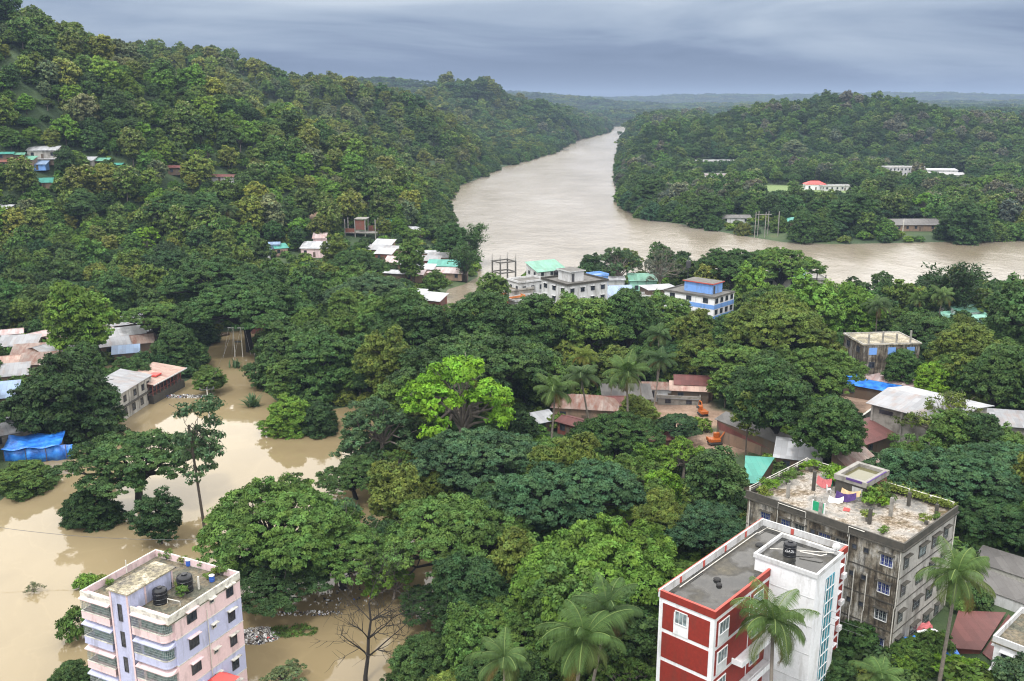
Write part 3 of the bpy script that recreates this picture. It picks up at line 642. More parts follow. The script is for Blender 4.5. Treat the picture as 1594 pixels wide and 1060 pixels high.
# ------------------------------------------------------------------ trees one can tell apart: kind, crown px, py, width px, tint, label
TREES = [
 ('dome',100,618,182,'deep','huge dense dark tree crown hiding the lane above the blue tarpaulin hut',1.2),
 ('open',160,650,62,'mid','light green tree growing against the big dark crown by the flooded pale house',1),
 ('dome',35,740,105,'mid','broad bushy green tree at the flood edge below the blue tarpaulin hut',.62),
 ('rain',208,705,228,'dark','wide layered tree over the flood, touching the tall thin-trunked tree',.95),
 ('dome',140,785,98,'deep','dark tree drooping into the flood behind the pink and lilac block',.85),
 ('tall',245,795,84,'deep','dark upright tree in the flood just behind the roof of the pink and lilac block',.9),
 ('slender',308,672,88,'feather','tall tree with a long bare trunk standing alone in the flood',1.08),
 ('rain',432,800,290,'mid','great spreading tree in the flood beside the pink and lilac block',1.0),
 ('rain',420,885,215,'deep','dark shaded tree low over the flood behind the rubbish heap',.8),
 ('rain',535,850,190,'mid','mid green tree between the great spreading tree and the brown backwater',1.0),
 ('tall',14,212,34,'mid','green tree on the bald slope above the hillside village',1.0),
 ('dome',48,210,34,'fresh','fresh green tree on the slope just above the long white hillside house',1.0),
 ('teak',80,214,30,'yellow','yellowish tree above the far end of the long white hillside house',1.0),
 ('round',30,222,26,'dark','small dark tree right behind the teal roofs of the hillside village',1.0),
 ('dome',12,268,36,'mid','green tree below the red brown roof of the hillside village',1.0),
 ('teak',38,275,34,'olive','olive tree beside the single bright teal roof',1.0),
 ('round',100,290,40,'mid','green tree below the dark round tree of the hillside village',1.0),
 ('slender',560,655,46,'feather','slim pale stemmed tree rising where the flood channel narrows',1.0),
 ('slender',1165,640,50,'olive','slim tree standing over the long tin warehouse roof',.9),
 ('bamboo',1010,705,64,'fresh','bamboo clump under the yellow machine',.8),
 ('sparse',640,645,80,'olive','thin brownish tree between the feathery tree and the lime tree',1.0),
 ('slender',1400,705,44,'mid','slim tree behind the roof room of the old stained block',1.0),
 ('tall',1030,760,70,'bright','bright narrow tree between the blue-green domes and the teal roof',1.1),
 ('sparse',520,790,150,'blue','thin see-through tree with flood glinting between its limbs',1.1),
 ('rain',555,730,130,'dark','dark flat tree at the flood bend between the great spreading tree and the olive one',1),
 ('tall',615,760,100,'olive','olive tree with browning leaves rising between two wide green crowns',1.1),
 ('rain',590,830,130,'dark','dark green tree behind the forked flood trunks',.9),
 ('rain',705,820,270,'mid','wide mid green dome tree in the middle of the wood above the brown backwater',1.0),
 ('open',610,890,100,'fresh','bright low branch-like tree reaching over the brown backwater',.9),
 ('rain',690,930,150,'deep','dark tree shading the brown backwater behind the leafless tree',.75),
 ('rain',880,762,240,'blue','blue-green flat dome tree behind the brightest wide crown',1.0),
 ('rain',940,880,330,'fresh','largest bright green dome tree, beside the red and white block',1.05),
 ('rain',1095,815,170,'blue','blue-green tree touching the corner of the old stained block',1.0),
 ('rain',1075,895,120,'mid','mid green tree overhanging the roof edge of the red and white block',.9),
 ('rain',800,975,210,'mid','mid green tree above the lower coconut palms',.9),
 ('rain',740,702,215,'blue','dark blue-green dome tree in front of the lime green tree',.95),
 ('rain',870,712,175,'mid','mid green dome tree between the blue-green domes and the village clearing',.9),
 ('rain',962,668,160,'dark','dark green tree between the palm grove and the yellow machine',1.0),
 ('open',1065,700,90,'fresh','light green young tree beside the dirt yard',1.0),
 ('open',985,730,110,'mid','green tufted tree below the dirt yard',1.0),
 ('tall',1115,742,115,'dark','dark tree half hiding the teal sheet roof',.9),
 ('open',712,600,215,'lime','brilliant lime green tree with open crown',1.3),
 ('rain',742,560,265,'dark','dark green dome tree standing behind the lime green tree',1.05),
 ('tall',600,560,95,'olive','yellowish green tree left standing tall beside the dark dome behind the lime tree',1.1),
 ('dome',445,550,125,'dark','dark tree on the channel bank opposite the steel pole frame',1.1),
 ('dome',500,560,150,'dark','dark rounded tree filling the bank behind the bright tree in the flood',1.1),
 ('dome',450,643,90,'fresh','bright green round tree standing in the flood channel',.95),
 ('dome',495,648,76,'deep','dark bushy tree beside the bright round tree in the flood channel',.9),
 ('open',590,650,140,'feather','feathery pale green tree on the near side of the lime green tree',1.0),
 ('open',560,690,90,'feather','small feathery tree where the flood channel narrows',.9),
 ('rain',335,430,190,'dark','dark umbrella tree at the foot of the hill, farther from the channel',1.1),
 ('rain',385,470,205,'dark','dark umbrella tree over the red-brown hut by the channel',1.1),
 ('dome',260,425,105,'deep','dark tree behind the grey tin roofs of the flooded lane',1.1),
 ('tall',120,490,105,'fresh','tall bright tree rising between the two groups of tin roofs',1.25),
 ('rain',245,490,120,'mid','two-toned spreading tree beside the grey tin roofs',1.0),
 ('dome',275,540,95,'dark','dark tree at the water end of the flooded lane',1.05),
 ('tall',325,585,55,'mid','green thicket tree behind the long rusty roofed row',.7),
 ('rain',575,450,150,'feather','grey-green dome tree between the village roofs and the lime tree',1.0),
 ('rain',552,408,118,'dark','dark umbrella tree in the riverside village below the brick shell',1.0),
 ('tall',640,400,50,'mid','tall green tree among the white tin roofs by the river',1.15),
 ('round',700,372,60,'dark','dark tree on the river edge of the village',1.1),
 ('bamboo',735,365,62,'dark','arching bamboo clump leaning out over the river',1.1),
 ('bamboo',722,398,55,'dark','bamboo clump between the teal roof and the river',1.0),
 ('tall',590,500,90,'mid','mid green tree between the grey-green dome and the yellowish tree',1.1),
 ('round',640,505,120,'dark','dark tree below the rusty walled house at the inlet',1.1),
 ('round',750,505,120,'dark','dark tree in front of the orange walled house',1.1),
 ('round',830,508,110,'dark','dark tree in front of the low white sheds by the river',1.1),
 ('round',905,505,120,'mid','green tree in front of the white riverbank block',1.1),
 ('round',880,462,45,'deep','small dark tree against the near wall of the white riverbank block',1),
 ('round',975,500,110,'dark','dark tree in front of the sky blue shed',1.1),
 ('open',962,402,72,'feather','pale green tree on the river edge behind the sky blue shed',1.3),
 ('sparse',1030,400,78,'grey','thin grey tree silhouetted against the river',1.3),
 ('round',920,410,34,'deep','small dark tree beside the white riverbank block roof',1.1),
 ('rain',1140,408,120,'dark','flat umbrella tree on the river edge behind the blue and white block',1.15),
 ('rain',1215,408,130,'mid','larger umbrella tree on the river edge by the mint green rooftop room',1.15),
 ('tall',1170,446,66,'fresh','bright leafy tree touching the blue and white block',1.1),
 ('round',1040,494,90,'mid','rounded green tree in front of the blue and white block',1.0),
 ('tall',1262,482,120,'fresh','bright green tree in front of the mint green rooftop room',1.15),
 ('tall',1330,480,84,'fresh','bright green tree near the river palms',1.1),
 ('rain',1215,500,215,'olive','broad olive green tree filling the wood in front of the river buildings',1.15),
 ('rain',1150,560,140,'mid','mid green tree on the side of the broad olive one next to the palm grove',1.1),
 ('rain',1270,570,160,'mid','mid green tree beside the unfinished blue windowed block',1.2),
 ('round',1205,625,130,'dark','dark tree above the long tin warehouse',1.1),
 ('round',1290,670,115,'dark','dark tree between the warehouse and the brown shed roof',1.0),
 ('rain',1440,510,140,'dark','dark umbrella tree behind the unfinished blue windowed block',1.1),
 ('bamboo',1490,437,110,'deep','large dark bamboo clump on the river edge beside the twin palms',1.2),
 ('tall',1582,494,112,'dark','dark tall tree on the near river bank behind the green house',1.25),
 ('round',1450,590,62,'bright','small bright green tree below the umbrella tree of the unfinished block',1.1),
 ('round',1500,555,110,'olive','olive tree between the unfinished block and the tall dark tree',1.1),
 ('round',1405,575,70,'dark','dark small tree against the unfinished block wall',1.0),
 ('round',1560,590,110,'dark','dark tree behind the far end of the white sheet roof',1.1),
 ('sparse',1485,628,150,'olive','thin olive tree letting the white sheet roof show through',1.0),
 ('rain',1470,735,215,'blue','blue-green dome tree behind the old stained block',.95),
 ('rain',1560,720,200,'blue','blue-green dome tree beyond the parapet of the old stained block',.95),
 ('rain',1550,800,160,'deep','dark dome tree over the long grey sheds',.9),
 ('dome',660,1030,130,'dark','dark dense tree at the waterside beside the leafless tree',.9),
 ('round',700,1075,90,'yellow','yellow-green tree below the dark dense waterside tree',.7),
 ('open',445,1040,75,'pale','pale leafed tree beside the pink and lilac block foot',.8),
 ('dome',110,1048,82,'dark','dark tree at the foot of the balconies of the pink and lilac block',.8),
 ('dome',200,1058,95,'dark','dark tree under the middle stair tower of the pink and lilac block',.7),
 ('bush',122,962,66,'mid','rounded green bush in the flood beside the pink and lilac block',1.5),
 ('bush',138,900,42,'fresh','bright small bush behind the balconies of the pink and lilac block',1),
 ('bush',1455,1000,60,'mid','green bush between the rust red roof and the coconut palm trunk',1.2),
 ('bush',1520,925,50,'dark','dark bush under the nearer long grey shed',1.2),
 ('bush',1495,935,44,'mid','green bush at the back edge of the rust red roof',1.1),
 ('bush',1400,1035,50,'fresh','bright bush at the bottom of the old stained block wall',1.3),
 ('sparse',52,905,30,'pale','sparse pale bush drowned in the open flood',1),
 ('dome',1340,990,105,'dark','dark leafy tree at the foot of the old stained block',.8),
 ('dome',1420,1018,90,'mid','green tree between the old stained block and the rust red roof',.7),
 ('open',1500,1035,90,'bright','bright green tree beside the bottom end of the rust red roof',.7),
 ('round',1290,1040,90,'dark','dark tree against the glazed stair wall of the red and white block',.6),
 ('open',1440,312,66,'lime','lime green tree across the river near the white complex',1.0),
 ('round',1235,232,44,'pale','pale flowering tree on the hillside across the river',1.0),
 ('dome',1325,330,95,'dark','dark dome tree across the river beside the lime green one',1.2),
 ('dome',1500,345,88,'dark','dark wide tree across the river by the low shed',1.3),
 ('dome',1252,350,58,'dark','dark tree on the far bank beside the small green shed',1.3),
 ('dome',1015,300,80,'dark','dark tree at the point where the two river arms meet',1.3),
 ('dome',1100,325,75,'dark','dark tree on the far bank near the grey shed',1.2),
 ('rain',290,318,115,'dark','flat dark umbrella tree high on the village hillside',1.1),
 ('round',103,252,44,'deep','dark round tree among the hillside village roofs',1.2),
 ('round',130,320,60,'dark','dark shrubby tree on the slope below the hillside village',1),
]
PALMS = [
 (1212,1000,150,'palm','big coconut palm in front of the red and white block',1.0), (1484,893,130,'palm','tall coconut palm in front of the old stained block',1.0),
 (915,952,128,'palmdark','coconut palm with bent fronds above the lower bright palm',1.0), (882,1006,155,'palm','brightest coconut palm low beside the great dome tree',.9),
 (785,1052,125,'palm','coconut palm top peeping over the bottom of the wood',.8), (1355,1048,110,'palm','coconut palm top between the two apartment blocks',.6),
 (858,612,80,'palm','coconut palm at the near end of the palm grove',1.0), (982,586,84,'palm','full coconut palm in the middle of the palm grove',1.1),
 (922,584,76,'palmdark','coconut palm behind the brown hipped roof',1.0), (905,555,52,'olive','yellowing coconut palm at the back of the palm grove',1.1),
 (1020,562,58,'palmdark','dark coconut palm in the grove next to the red roof',1.1), (1025,528,56,'palmdark','coconut palm behind the grove in the dark wood',1.1),
 (1368,478,52,'palmdark','coconut palm near the river bank by the bright trees',1.1), (1462,462,50,'palm','first of twin coconut palms by the river bamboo',1.1),
 (1425,468,40,'palm','second and smaller of the twin coconut palms by the river bamboo',1.0), (1095,497,44,'palmdark','coconut palm below the blue and white block',1.0),
 (1140,503,36,'palmdark','small coconut palm beside the foot of the blue and white block',1.0), (355,330,42,'palmdark','lone coconut palm on the hillside beside the umbrella tree',1.0),
 (1003,570,50,'palmdark','slim coconut palm behind the full one in the grove',1.1), (950,597,40,'palmdark','thin young palm between the grove palms',1.0),
]
def plant_all():
    for k, px, py, w, ti, lab, zs in TREES: tree_px(k, px, py, w, ti, lab, zs=zs)
    for px, py, w, ti, lab, zs in PALMS:
        R0, C0 = KR['palm']; s = w*proj(*put(px, py, 9))[2]/F/(2*R0)*.97; s = min(s, 1.25); zs = zs*(.86 if py < 700 else 1.0)
        q = put(px, py, C0*s*zs); tree_at('palm', q[0], q[1], s, ti, lab, zs=zs, group='coconut palms')
# landmarks used to say where the other trees stand
MARKS = [(260,955,'the pink and lilac block'),(1170,950,'the red and white block'),(1330,840,'the old stained block'),(705,608,'the lime green tree'),(870,440,'the white riverbank block'),
 (1110,455,'the blue and white block'),(1365,540,'the unfinished blue windowed block'),(1410,620,'the big white sheet roof'),(1040,630,'the dirt yard'),(935,580,'the palm grove'),(1175,670,'the long tin warehouse'),
 (1185,725,'the teal sheet roof'),(65,530,'the rust and tin roofs of the lane'),(190,510,'the grey tin roofs of the lane'),(220,600,'the flooded pale house'),(395,390,'the green roofed hillside house'),(490,385,'the pink walled house'),
 (555,355,'the brick shell'),(640,390,'the white tin roofs of the village'),(695,415,'the teal roof by the river'),(790,430,'the concrete frame tower'),(445,448,'the small teal roof'),(725,460,'the muddy inlet'),(65,240,'the long white hillside house'),
 (345,275,'the red roofed hillside house'),(68,283,'the lone teal hillside roof'),(10,325,'the pale roof low on the hill'),(185,255,'the green hillside shack'),(1105,265,'the white building across the river'),(1230,292,'the lawn across the river'),
 (1420,262,'the white complex across the river'),(1240,343,'the green shed across the river'),(1190,350,'the bare columns across the river'),(1420,350,'the low shed across the river'),(985,270,'the river fork'),
 (1230,430,'the mint green rooftop room'),(1500,430,'the river bamboo'),(1530,690,'the blue-green dome trees'),(40,60,'the hill crest'),(150,110,'the shoulder of the hill crest'),(300,180,'the near ridge'),(450,260,'the lower ridge'),(590,310,'the end of the near ridge'),
 (20,150,'the upper hill slope'),(120,190,'the middle hill slope'),(230,240,'the fold of the hill slope'),(20,400,'the foot of the hill'),(150,420,'the scrub above the tin roofs'),(230,350,'the lower hill slope'),(60,340,'the banana slope'),(700,820,'the middle of the wood'),(900,520,'the dark wood behind the river houses'),
 (620,600,'the flood bend'),(860,680,'the wood before the palm grove'),(450,820,'the great flooded tree'),(940,900,'the largest green dome'),(480,590,'the channel bank'),(560,450,'the grey-green dome')]
KEEP = [  # sight lines to things the photo shows: x0,y0,x1,y1 and how far away they stand
 (0,495,108,582,235),(145,488,232,556,260),(165,568,300,645,215),(0,610,25,720,200),(15,660,95,705,185),(215,590,560,700,200),(320,512,400,600,240),(366,365,470,410,330),(470,370,540,410,360),(530,345,590,375,420),(570,370,725,435,400),(650,455,690,485,300),
 (690,430,770,480,300),(762,400,945,472,290),(925,425,1045,470,290),(1060,425,1148,490,270),(1190,418,1275,445,330),(1335,500,1400,590,220),(1335,590,1440,700,165),(1440,620,1594,640,170),
 (1025,570,1100,650,190),(830,615,960,680,190),(1010,640,1240,720,160),(1150,700,1270,760,150),(1160,715,1490,1010,90),(1020,800,1320,1060,70),(130,850,385,1060,80),(0,760,330,870,110),(0,850,140,1060,70),(375,960,620,1060,80),(300,700,345,850,110),
 (1440,920,1594,1060,80),(1500,850,1594,960,90),(50,228,90,238,330),(0,236,30,244,330),(40,242,80,252,330),(122,244,145,250,330),(172,248,192,258,330),(60,275,80,290,300),(328,265,375,285,380),(0,315,14,335,260),(435,440,460,456,280),(395,480,440,500,260),(1395,338,1450,356,380),(1386,254,1420,272,620),(1440,267,1500,277,0),(1095,268,1130,280,0),(1085,248,1125,254,0),
 (1190,286,1340,302,500),(1125,335,1170,352,430),(1228,335,1255,352,430),(1180,330,1205,372,430),(640,860,700,940,110),(600,980,700,1000,100),(480,680,540,730,160),(340,640,480,720,170),(1380,650,1430,760,110)]
KEEP += [(1285,378,1425,448,0),(1540,376,1594,440,0),(1424,376,1452,428,0),(750,300,960,398,0),(975,340,1085,385,0),(1090,366,1594,388,0),(1000,385,1010,420,0)]
KEEP = [k[:4]+(float(put((k[0]+k[2])/2, k[1] if k[1] < 480 else (k[1]+k[3])/2)[1]),) for k in KEEP]
def clear(px, py, hw, hh, Y):
    for x0, y0, x1, y1, yy in KEEP:
        if Y < yy+8 and px+hw > x0 and px-hw < x1 and py+hh > y0 and py-hh < y1: return False
    return True
CNAME = dict(dark='dark green', deep='deep green', blue='blue-green', mid='mid green', fresh='fresh green', bright='bright green', olive='olive green', yellow='yellow-green', pale='pale green', grey='grey-green', feather='soft green')
plant_all()
def fill_trees():
    rg = random.Random(11); pts = []
    r = 90.0
    pool_near = [('dome','dark'),('dome','deep'),('dome','mid'),('round','dark'),('round','mid'),('rain','dark'),('tall','mid'),('tall','dark'),('round','deep'),('open','mid'),('tall','olive'),('rain','mid'),('open','fresh'),('round','olive'),('rain','blue')]
    pool_hill2 = [('teak','yellow'),('teak','olive'),('teak','pale'),('round','mid'),('tall','olive'),('dome','mid'),('teak','mid'),('tall','dark'),('dome','dark')]
    pool_hill = [('dome','fresh'),('open','bright'),('tall','yellow'),('dome','mid'),('dome','dark'),('dome','fresh'),('teak','mid'),('teak','olive'),('tall','mid'),('round','dark'),('open','fresh'),('tall','fresh'),('round','mid'),('teak','pale'),('tall','dark'),('rain','dark'),('open','mid'),('teak','yellow'),('round','deep')]
    pool_far = [('dome','dark'),('dome','blue'),('dome','mid'),('round','dark'),('tall','dark'),('round','deep'),('tall','mid'),('rain','dark'),('teak','mid'),('rain','blue'),('round','mid'),('teak','grey')]
    while r < 2400:
        st = 5.6 if r < 330 else (7.2 if r < 700 else (9.0 if r < 1400 else 12.0)); n = int(r*R(74)/st)
        for i in range(n):
            a = R(-37)+(i+rg.random())*R(74)/n; rr = r+rg.uniform(-.5, .5)*st
            x, y = rr*math.sin(a), rr*math.cos(a); pts.append((x, y))
        r += st
    X = np.array([p[0] for p in pts]); Y = np.array([p[1] for p in pts]); H = lut(GH, X, Y); S = lut(GS, X, Y); P_ = np.array([(q[0], q[1], q[2]) for q in PLACED])
    HB = np.array([(h[0], h[1], h[2]) for h in FOOT]) if FOOT else np.zeros((0, 3))
    cluster = fbm(X, Y, 60, 33)+.5; cand = []
    soil = lut(att[..., 0], X, Y)+lut(att[..., 1], X, Y)
    for i in range(len(pts)):
        x, y, h, s = X[i], Y[i], H[i], S[i]
        if y > 1480 and s > 130: continue
        if s < (-.6 if y > 330 else .6) or soil[i] > .3: continue
        d = np.hypot(P_[:, 0]-x, P_[:, 1]-y)
        if (d < P_[:, 2]*.55+.8).any(): continue
        if len(HB) and (np.hypot(HB[:, 0]-x, HB[:, 1]-y) < HB[:, 2]+2.2).any(): continue
        hill = h > 6 and x < 20; farb = y > 470 and x > 40
        pool = (pool_hill2 if y > 620 or h > 75 else pool_hill) if hill else (pool_far if farb else pool_near)
        u = min(.999, max(0, cluster[i]*1.5-.25+rg.uniform(-.22, .22))); k, t = pool[int(u*len(pool))]
        if rg.random() < .3: k, t = rg.choice(pool)
        sc = {'dome': .78, 'rain': .5, 'round': .82, 'tall': .95, 'teak': .95, 'open': .7}[k]*(rg.uniform(.72, 1.3) if not hill else rg.uniform(.5, 1.4))
        if y < 470 and not hill: sc *= .9
        if 0 > s or (s < 9 and y > 330): k = 'dome'; sc = .78*rg.uniform(.75, 1.3)
        zs = rg.uniform(.82, 1.15)*(.8 if (hill and y < 420) else 1.0)
        if y > 800 and k in ('rain', 'open'): k = 'dome'; sc = .85*rg.uniform(.75, 1.3)
        if y > 1400: sc *= 1.3
        R0, C0 = KR[k]; px, py, dep = proj(x, y, max(h, 0)+C0*sc*zs); w = F*R0*sc/dep
        if px < -120 or px > 1714 or py > 1180 or py < -60: continue
        if not clear(px, py, w*.45, F*C0*.42*sc*zs/dep, y) and (rg.random() < (.95 if py > 262 or px > 300 else .55)): continue
        cand.append((w, k, x, y, sc, t, zs, px, py, hill, farb))
    return cand
def describe(k, t, w, px, py):
    d = [(math.hypot((px-a)*.8, (py-b)*1.6), a, b, n) for a, b, n in MARKS]; _, a, b, n = min(d)
    dx, dy = px-a, py-b
    rel = ('beyond' if dy < 0 else 'in front of') if abs(dy)*1.6 > abs(dx)*.8 else ('on the upstream side of' if dx < 0 else 'on the far right side of')
    rel = {'on the upstream side of': 'west of', 'on the far right side of': 'east of'}.get(rel, rel)
    size = 'small' if w < 13 else ('medium' if w < 24 else 'large')
    form = dict(dome='domed', rain='flat-topped', round='rounded', tall='upright', teak='pale-tipped', open='open tufted')[k]
    return f'{size} {CNAME.get(t, t)} {form} tree {rel} {n}'

# ------------------------------------------------------------------ buildings
FOOT = []                       # x, y, radius kept free of trees
def window(parent, face, u, z, w, h, glass='glass', frame='frame_white', shade=None, bars=0, at=0.0, mull=1, fw=.07):
    """a window on a wall plane of its building: face 'y-' (plane y=at) or 'x-' (plane x=at)"""
    def bx(mb, u0, u1, d0, d1, z0, z1, m=None):      # d counts outward from the wall
        if face == 'y-': mb.box(u0, u1, at-d1, at-d0, z0, z1, m)
        elif face == 'x-': mb.box(at-d1, at-d0, u0, u1, z0, z1, m)
    mb = MB(); bx(mb, u-w/2-fw, u-w/2, .0, .07, z-fw, z+h+fw); bx(mb, u+w/2, u+w/2+fw, .0, .07, z-fw, z+h+fw)
    bx(mb, u-w/2, u+w/2, .0, .10, z-fw, z); bx(mb, u-w/2, u+w/2, .0, .07, z+h, z+h+fw)
    for i in range(mull): c = u-w/2+w*(i+1)/(mull+1); bx(mb, c-.025, c+.025, .025, .05, z, z+h)
    f = mb.build('window', frame, parent)
    mb = MB(); bx(mb, u-w/2, u+w/2, .003, .02, z, z+h); mb.build('pane', glass, f)
    if shade: mb = MB(); bx(mb, u-w/2-.22, u+w/2+.22, 0.002, .45, z+h+fw+.05, z+h+fw+.13); mb.build('sunshade', shade, f)
    if bars:
        mb = MB()
        for i in range(bars): c = u-w/2+w*(i+.5)/bars; bx(mb, c-.015, c+.015, .075, .095, z, z+h)
        for zz in (z+h*.3, z+h*.7): bx(mb, u-w/2, u+w/2, .096, .11, zz-.012, zz+.012)
        mb.build('grille', 'grille', f)
    return f
def water_tank(px=None, py=None, loc=None, s=1.0, label='', band=False, group='black rooftop water tanks'):
    t = thing('water_tank', label, 'water tank', loc, 20, group); t.scale = (s,)*3
    prof = [(.62, 0), (.62, .12), (.6, .14), (.6, .42), (.63, .45), (.63, .5), (.6, .53), (.6, .86), (.63, .89), (.63, .94), (.6, .97), (.6, 1.2), (.55, 1.28), (.3, 1.38)]
    MB().lathe((0, 0, 0), prof, 24).build('tank_body', 'tank_black', t, smooth=False)
    MB().lathe((0, 0, 1.37), [(.24, 0), (.24, .09), (.2, .12)], 16).build('lid', 'tank_black', t)
    if band:
        cu = bpy.data.curves.new('tank_lettering', 'FONT'); cu.body = 'GAZI'; cu.size = .34; cu.extrude = .004; cu.align_x = 'CENTER'; cu.space_character = 1.05
        tmp = link(bpy.data.objects.new('lettering', cu)); bpy.context.view_layer.update(); lm = bpy.data.meshes.new_from_object(tmp.evaluated_get(bpy.context.evaluated_depsgraph_get())); bpy.data.objects.remove(tmp); lm.materials.clear(); lm.materials.append(MATS['lettering']); o = link(bpy.data.objects.new('lettering', lm)); o.parent = t
        aim = math.atan2(-t.location.y, -t.location.x)-R(20); o.location = (.648*math.cos(aim), .648*math.sin(aim), .58); o.rotation_euler = (R(90), 0, aim+R(90))
    return t
def pot_plant(loc, label, s=1.0, pot='concrete_dark', tint='fresh', group='potted plants on the roofs'):
    t = thing('potted_plant', label, 'potted plant', loc, 0, group); t.scale = (s,)*3
    MB().lathe((0, 0, 0), [(.13, 0), (.17, .22), (.19, .23), (.19, .27), (.15, .27)], 12).build('pot', pot, t)
    rg = np.random.default_rng(int(abs(loc[0]*100))); lb = [(rg.normal()*.2, rg.normal()*.2, .3+.45*rg.random(), .26, .24) for _ in range(6)]
    o = link(bpy.data.objects.new('foliage', leaf_mesh('pot_foliage', crown_data(lb, .2, .075, 12, .2, rg, low=-.7, hole=.2)))); o.parent = t; o['tint'] = list(TINT[tint]); return t
def drum(loc, label, mat='blue_plastic', s=1.0):
    t = thing('plastic_drum', label, 'drum', loc); t.scale = (s,)*3
    MB().lathe((0, 0, 0), [(.27, 0), (.3, .05), (.3, .3), (.32, .33), (.3, .36), (.3, .7), (.27, .75)], 16).build('barrel', mat, t)
    MB().lathe((0, 0, .7), [(.31, 0), (.31, .07), (.25, .09)], 16).build('rim', 'frame_white', t)
